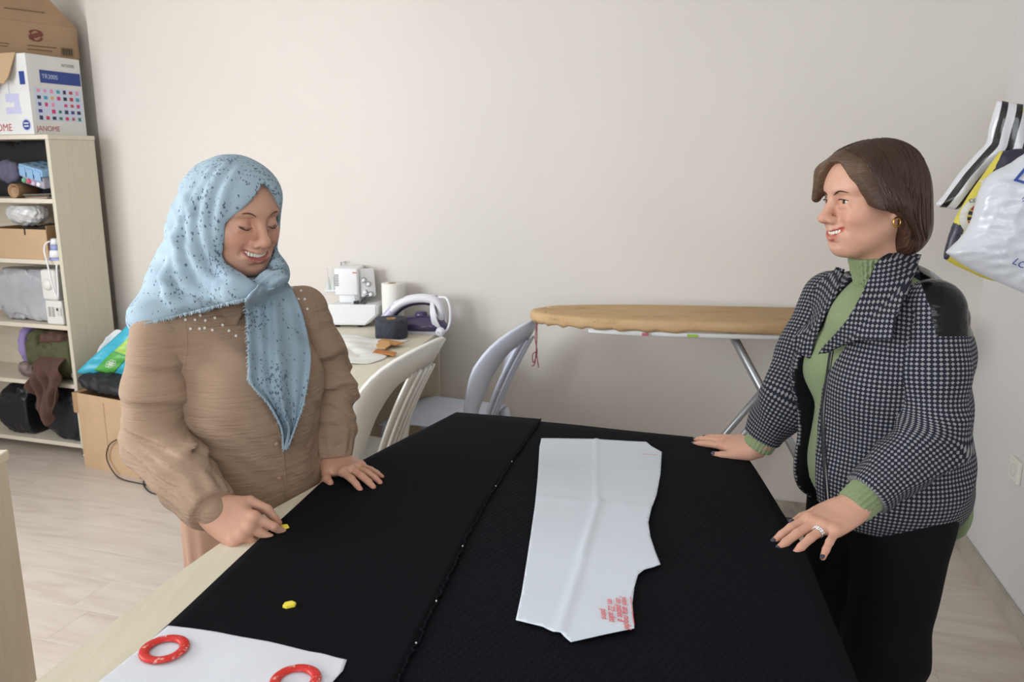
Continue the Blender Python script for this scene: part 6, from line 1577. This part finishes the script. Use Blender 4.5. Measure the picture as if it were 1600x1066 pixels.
def jfold(p, d):
    q = rloc(p); x, y, z = q[:, 0], q[:, 1], q[:, 2]; ri = lambda a: 1-2*np.abs(np.sin(a))
    w = .0040*ri(z*15+6*y+3*x+1.2*np.sin(z*9))*np.exp(-((z-.93)/.14)**2)+.0030*ri((z+.7*x)*24+2*np.sin(y*8))*np.clip((-x+.02)/.1, 0, 1)
    d = d-w
    d = np.maximum(d, .762+.016*np.sin(y*9+.5)-z)
    # open front: the two front edges hang apart, the hollow shows the black lining
    lo = -.105+.10*np.clip((z-1.05)/.2, 0, 1)*.4; hi = .006+.022*np.clip((1.0-z)/.25, -1, 1)
    hi = np.where(z > 1.08, .006-.0088+.42*(z-1.08), hi)
    e = np.maximum(np.maximum(y-hi, lo-y), -x+.0)
    inner = np.maximum(e, -.6+0*z)
    k = .012; e2 = -inner; h = np.maximum(k-np.abs(d-e2), 0)/k; d = np.maximum(d, e2)+h*h*k*.25
    return d
jk.fn(jfold)
Pj, Fj = jk.mesh((.45, 1.45, .70), (1.25, 2.25, 1.42), .0055, margin=.03)
q = rloc(Pj); th = np.arctan2(q[:, 1]*math.cos(2.4)-(-q[:, 0])*math.sin(2.4)*0, q[:, 0]); th = np.mod(np.arctan2(q[:, 1], q[:, 0])+2.2, 2*math.pi)   # wrap seam lies on the far side at the back
rad = .185; fabv = np.stack([th*rad, q[:, 2], np.zeros(len(q))], 1)
lin = np.zeros(len(q)); inn = (np.abs(q[:, 1]+.035) < .105) & (q[:, 0] < .175) & (q[:, 0] > -.02)
nrm = None
jme = np_mesh('jacket', Pj, Fj, {'fab': fabv, 'lin': lin, 'lth': leather(Pj)}); nn_ = np.zeros(len(Pj)*3, np.float32); jme.vertices.foreach_get('normal', nn_); nn_ = nn_.reshape(-1, 3) @ RBm
lin = ((np.abs(nn_[:, 1]) > .75) & (q[:, 1] < .10) & (q[:, 1] > -.125) & (q[:, 0] > .0) & (np.sign(nn_[:, 1]) != np.sign(q[:, 1]+.03))).astype(float)
jme.attributes['lin'].data.foreach_set('value', lin.astype(np.float32))
jac = obj('jacket', jme, M_HT, w2)
def jsleeve(s_, e_, w_, rr, sd, name):
    s = SDF(); end = w_.lerp(e_, .20); m1 = s_.lerp(e_, .5); m2 = e_.lerp(end, .5)
    s.cap(s_, m1, rr[0], rr[1], .04).cap(m1, e_, rr[1], rr[2], .03).cap(e_, m2, rr[2], rr[3], .04).cap(m2, end, rr[3], rr[4], .02)
    ax = (w_-e_).normalized(); A3, O3 = np.array(ax), np.array(end); up = np.array((e_-s_).normalized()); so = np.array(s_)
    e1 = np.array(ax.cross(Vector((0, 0, 1))).normalized()); e2 = np.cross(A3, e1); el = np.array(e_)
    def f(p, d):
        l = (p-so)@up; t = (p-O3)@A3; th = np.arctan2((p-el)@e2, (p-el)@e1); ri = lambda a: 1-2*np.abs(np.sin(a))
        d = d-.0065*ri(l*19+1.8*np.sin(th+sd)+sd)*np.exp(-((np.linalg.norm(p-el, axis=1)-.02)/.13)**2)-.0035*ri(l*40+th*2+sd)*np.exp(-((t+.08)/.07)**2)
        return np.maximum(d, t)
    s.fn(f); c = np.array([s_, e_, w_]); P, F = s.mesh(c.min(0)-.11, c.max(0)+.11, .005, margin=.03)
    # fabric coordinates: along the arm, around the arm
    u1 = np.array((e_-s_).normalized()); l1 = (e_-s_).length; h1 = np.clip((P-np.array(s_))@u1, -.2, None); pr = (P-np.array(e_))@A3
    w = 1/(1+np.exp(-((P-np.array(e_))@(A3+u1))/.02)); al = (1-w)*h1+w*(l1+pr)
    va = Vector((0, 0, CAMH))-e_; va = np.array(va.normalized())
    def around(axis):
        ax_ = np.array(axis); a = va-ax_*(va@ax_); a /= np.linalg.norm(a); b = np.cross(ax_, a); return a, b
    a1, b1 = around(u1); a2, b2 = around(A3); qs = P-np.array(s_); qe = P-np.array(e_)
    t1 = np.arctan2(qs@b1, qs@a1); t2 = np.arctan2(qe@b2, qe@a2); fab = np.stack([((1-w)*t1+w*t2)*.062, al, 0*al], 1)
    return obj(name, np_mesh(name, P, F, {'fab': fab, 'lin': np.zeros(len(P)), 'lth': leather(P)*(sd < 1)}), M_HT, w2), P, F
slv, P1, F1 = jsleeve(TS_L, TE_L, TW_L, (.066, .070, .066, .060, .050), .4, 'jacket_sleeve')
jsleeve(TS_R, TE_R, TW_R, (.074, .070, .062, .056, .048), 1.9, 'jacket_sleeve')
castJ = surf_cast(np.vstack([Pj, P1, Pw]), np.vstack([Fj, F1+len(Pj), Fw+len(Pj)+len(P1)]))
M_HTF = None
def fab_sheet(name, rows, nu, nv, off, thick, lift=None, mat=None, par=None):
    me, Pq = rows_sheet(rows, nu, nv, castJ, off, thick, name, lift)
    co = np.zeros(len(me.vertices)*3, np.float32); me.vertices.foreach_get('co', co); co = co.reshape(-1, 3); q = rloc(co)
    a = me.attributes.new('fab', 'FLOAT_VECTOR', 'POINT'); th = np.arctan2(q[:, 1], q[:, 0]); a.data.foreach_set('vector', np.stack([q[:, 0]*.7-q[:, 1]*.75, q[:, 2]+q[:, 0]*.25, 0*th], 1).astype(np.float32).ravel())
    l = me.attributes.new('lin', 'FLOAT', 'POINT'); l.data.foreach_set('value', np.zeros(len(co), np.float32))
    return obj(name, me, mat or M_HT, par or jac), Pq
# big collar: near lapel folded over the chest, standing round the neck; far lapel
fab_sheet('collar', [[(1376, 402), (1402, 392), (1440, 398)], [(1358, 436), (1395, 428), (1430, 424)], [(1334, 482), (1378, 470), (1414, 456)], [(1306, 525), (1352, 508), (1398, 496)], [(1278, 554), (1330, 532), (1394, 532)]], 26, 34, .022, .008, lambda u, v: .012*math.sin(v*3.1)+.014*v*v)
fab_sheet('collar', [[(1300, 424), (1308, 418), (1316, 420)], [(1272, 452), (1290, 452), (1306, 456)], [(1252, 496), (1268, 500), (1284, 506)], [(1236, 544), (1248, 552), (1262, 560)]], 14, 24, .012, .006)
M_LTH = plain('black_leather', (.008, .008, .010), .22, coat=.5, bump=.25, bscale=30)
# zip along the near front edge
M_ZIP = plain('zip_silver', (.7, .7, .72), .25, metal=1)
zp = []
for u, v in spline([(1300, 548), (1294, 590), (1287, 640), (1288, 700), (1292, 760), (1295, 800)], 46):
    h, n = castJ(u, v)
    if h is not None: zp.append(h+(Vector((0, 0, CAMH))-h).normalized()*.002)
if len(zp) > 4:
    z_ = obj('zip', tube(zp, .0062, 6, flat=(1, .5)), plain('zip_tape', (.01, .01, .014), .6), jac, True)
    b = BM(); box(b, -.0012, .0012, -.0012, .0012, -.0018, .0018); tm = bpy.data.meshes.new('zip_tooth'); b.to_mesh(tm); b.free(); tm.materials.append(M_ZIP)
    for p_ in spline(zp, 90):
        o = bpy.data.objects.new('zip_tooth', tm); COL.objects.link(o); o.parent = z_; o.location = Vector(p_)+(Vector((0, 0, CAMH))-Vector(p_)).normalized()*.0036

# trousers and shoes
tr_ = SDF()
for y in (-.095, .095):
    tr_.cap(rb(-.02, y, .87), rb(.0, y, .48), .104, .088, .07).cap(rb(.0, y, .48), rb(-.02, y, .075), .086, .074, .04)
RE(tr_, -.035, 0, .80, (.105, .150, .10), .06)
tr_.fn(lambda p, d: np.maximum(np.maximum(d-.004*(1-2*np.abs(np.sin(p[:, 2]*16+p[:, 0]*9)))*np.exp(-((p[:, 2]-.48)/.10)**2), .07-p[:, 2]), p[:, 2]-.93))
Pp, Fp = tr_.mesh((.4, 1.4, .04), (1.25, 2.3, 1.0), .008); obj('trousers', np_mesh('trousers', Pp, Fp), plain('black_trousers', (.0035, .0035, .005), .85, spec=.2), w2)
for y in (-.095, .095):
    s = SDF(); s.cap(rb(-.06, y, .035), rb(.13, y*1.2, .03), .045, .038, .02, sq=((0, 0, 1), .8)); s.cap(rb(-.02, y, .04), rb(-.02, y, .09), .042, .040, .02); s.fn(lambda p, d: np.maximum(d, .002-p[:, 2]))
    Ps, Fs = s.mesh((.3, 1.3, -.02), (1.3, 2.4, .16), .007); obj('shoe', np_mesh('shoe', Ps, Fs), plain('shoe_dark', srgb(40, 36, 36), .5), w2)

# hair: chin-length bob with a side parting, head space
hr = SDF()
hr.ell((-.012, 0, .030), (.100, .086, .091), .02).ell((-.030, 0, -.030), (.083, .091, .085), .04).ell((-.040, 0, -.072), (.068, .085, .056), .04)
hr.ell((.035, -.01, .060), (.068, .064, .044), .03)
for y in (-1, 1): hr.cap((.055, y*.062, .055), (.020, y*.088, -.010), .022, .024, .03); hr.cap((.020, y*.086, -.010), (-.034, y*.080, -.085), .024, .024, .03)
hr.cap((.085, -.050, .055), (.088, -.070, .005), .018, .010, .02)      # fringe swept to the far side
def hcut(p, d):
    x, y, z = p[:, 0], p[:, 1], p[:, 2]
    # face window
    w = np.where(y > 0, .060, .064)*np.clip((.078-z)/.10, 0, 1)**.5+.06*np.clip((-.012-z)/.02, 0, 1)
    e = np.maximum(np.abs(y-.004)-w, (.030+.28*np.clip(z, -.02, .08)-.22*np.clip(-z, 0, .12)-.75*np.clip(-z-.012, 0, .03))-x); e = np.maximum(e, z-.074)
    k = .014; e2 = -e; h = np.maximum(k-np.abs(d-e2), 0)/k; d = np.maximum(d, e2)+h*h*k*.25
    # strands fall from the parting
    a = np.arctan2(z-.05, x+.01-.03*np.abs(y)/.09); st = .0006*np.sin(a*34+3*np.sin(a*5)+y*25)+.0003*np.sin(a*75+y*40)
    return np.maximum(d, -.125+.006*np.sin(x*160)+.15*np.clip(x, 0, .1)-z)
hr.fn(hcut)
Ph2, Fh2 = hr.mesh((-.16, -.13, -.15), (.13, .13, .16), .0026, margin=.02)
t = NT('brown_hair'); tc = t.n('ShaderNodeAttribute', attribute_name='flow').outputs['Vector']; sx = t.n('ShaderNodeSeparateXYZ', {0: tc})
st = t.noise(t.n('ShaderNodeCombineXYZ', {0: t.math('MULTIPLY', sx.outputs[0], 46), 1: t.math('MULTIPLY', sx.outputs[1], 5), 2: sx.outputs[2]}).outputs[0], 2.0, 4, .6)
c = t.ramp(st, [(.30, srgb(34, 20, 14)), (.52, srgb(60, 38, 27)), (.74, srgb(106, 70, 46))])
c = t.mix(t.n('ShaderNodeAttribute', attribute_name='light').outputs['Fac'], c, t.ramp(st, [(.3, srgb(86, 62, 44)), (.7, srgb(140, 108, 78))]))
t.inp(Base_Color=c, Roughness=.40); t.b.inputs['Specular IOR Level'].default_value = .45; t.bump(st, .5, .003); M_HAIR = t.m
a = np.arctan2(Ph2[:, 2]-.05, Ph2[:, 0]+.01); flow = np.stack([a, np.linalg.norm(Ph2, axis=1)*8, Ph2[:, 1]*18], 1)
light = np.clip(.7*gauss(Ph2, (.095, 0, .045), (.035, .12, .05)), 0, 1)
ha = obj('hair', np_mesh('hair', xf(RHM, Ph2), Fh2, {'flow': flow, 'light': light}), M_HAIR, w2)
# loose strands over the surface
from mathutils.bvhtree import BVHTree
bv = BVHTree.FromPolygons([tuple(q) for q in Ph2], [tuple(int(i) for i in q) for q in Fh2]); rgh = random.Random(2); sb = BM()
for i in range(520):
    sy = rgh.choice((1, 1, -1)); x0 = rgh.uniform(-.09, .085); y0 = sy*rgh.uniform(.004, .02); x1 = x0*.75-.025+rgh.uniform(-.015, .015); pts = []
    ln = rgh.uniform(.55, 1.0)
    for t_ in np.linspace(.02, ln, 12):
        tg = Vector((x0+(x1-x0)*t_, y0+sy*.12*math.sin(t_*1.6), .13-.235*t_**1.6)); h = bv.find_nearest(tg)
        if h[0] is not None: pts.append(h[0]+h[1]*rgh.uniform(.0002, .0018))
    if len(pts) > 5 and all((pts[i+1]-pts[i]).length < .045 for i in range(len(pts)-1)) and not any(p.x > .045+.3*max(p.z, 0) and p.z < .06 and abs(p.y) < .06 for p in pts): tube(pts, [.0009]*(len(pts)-1)+[.0003], 4, sb)
bmesh.ops.transform(sb, matrix=RHM, verts=sb.verts)
n_ = len(sb.verts); so_ = obj('hair_strands', sb, plain('hair_strand_brown', srgb(66, 42, 30), .35), ha, True); so_['kind'] = 'stuff'
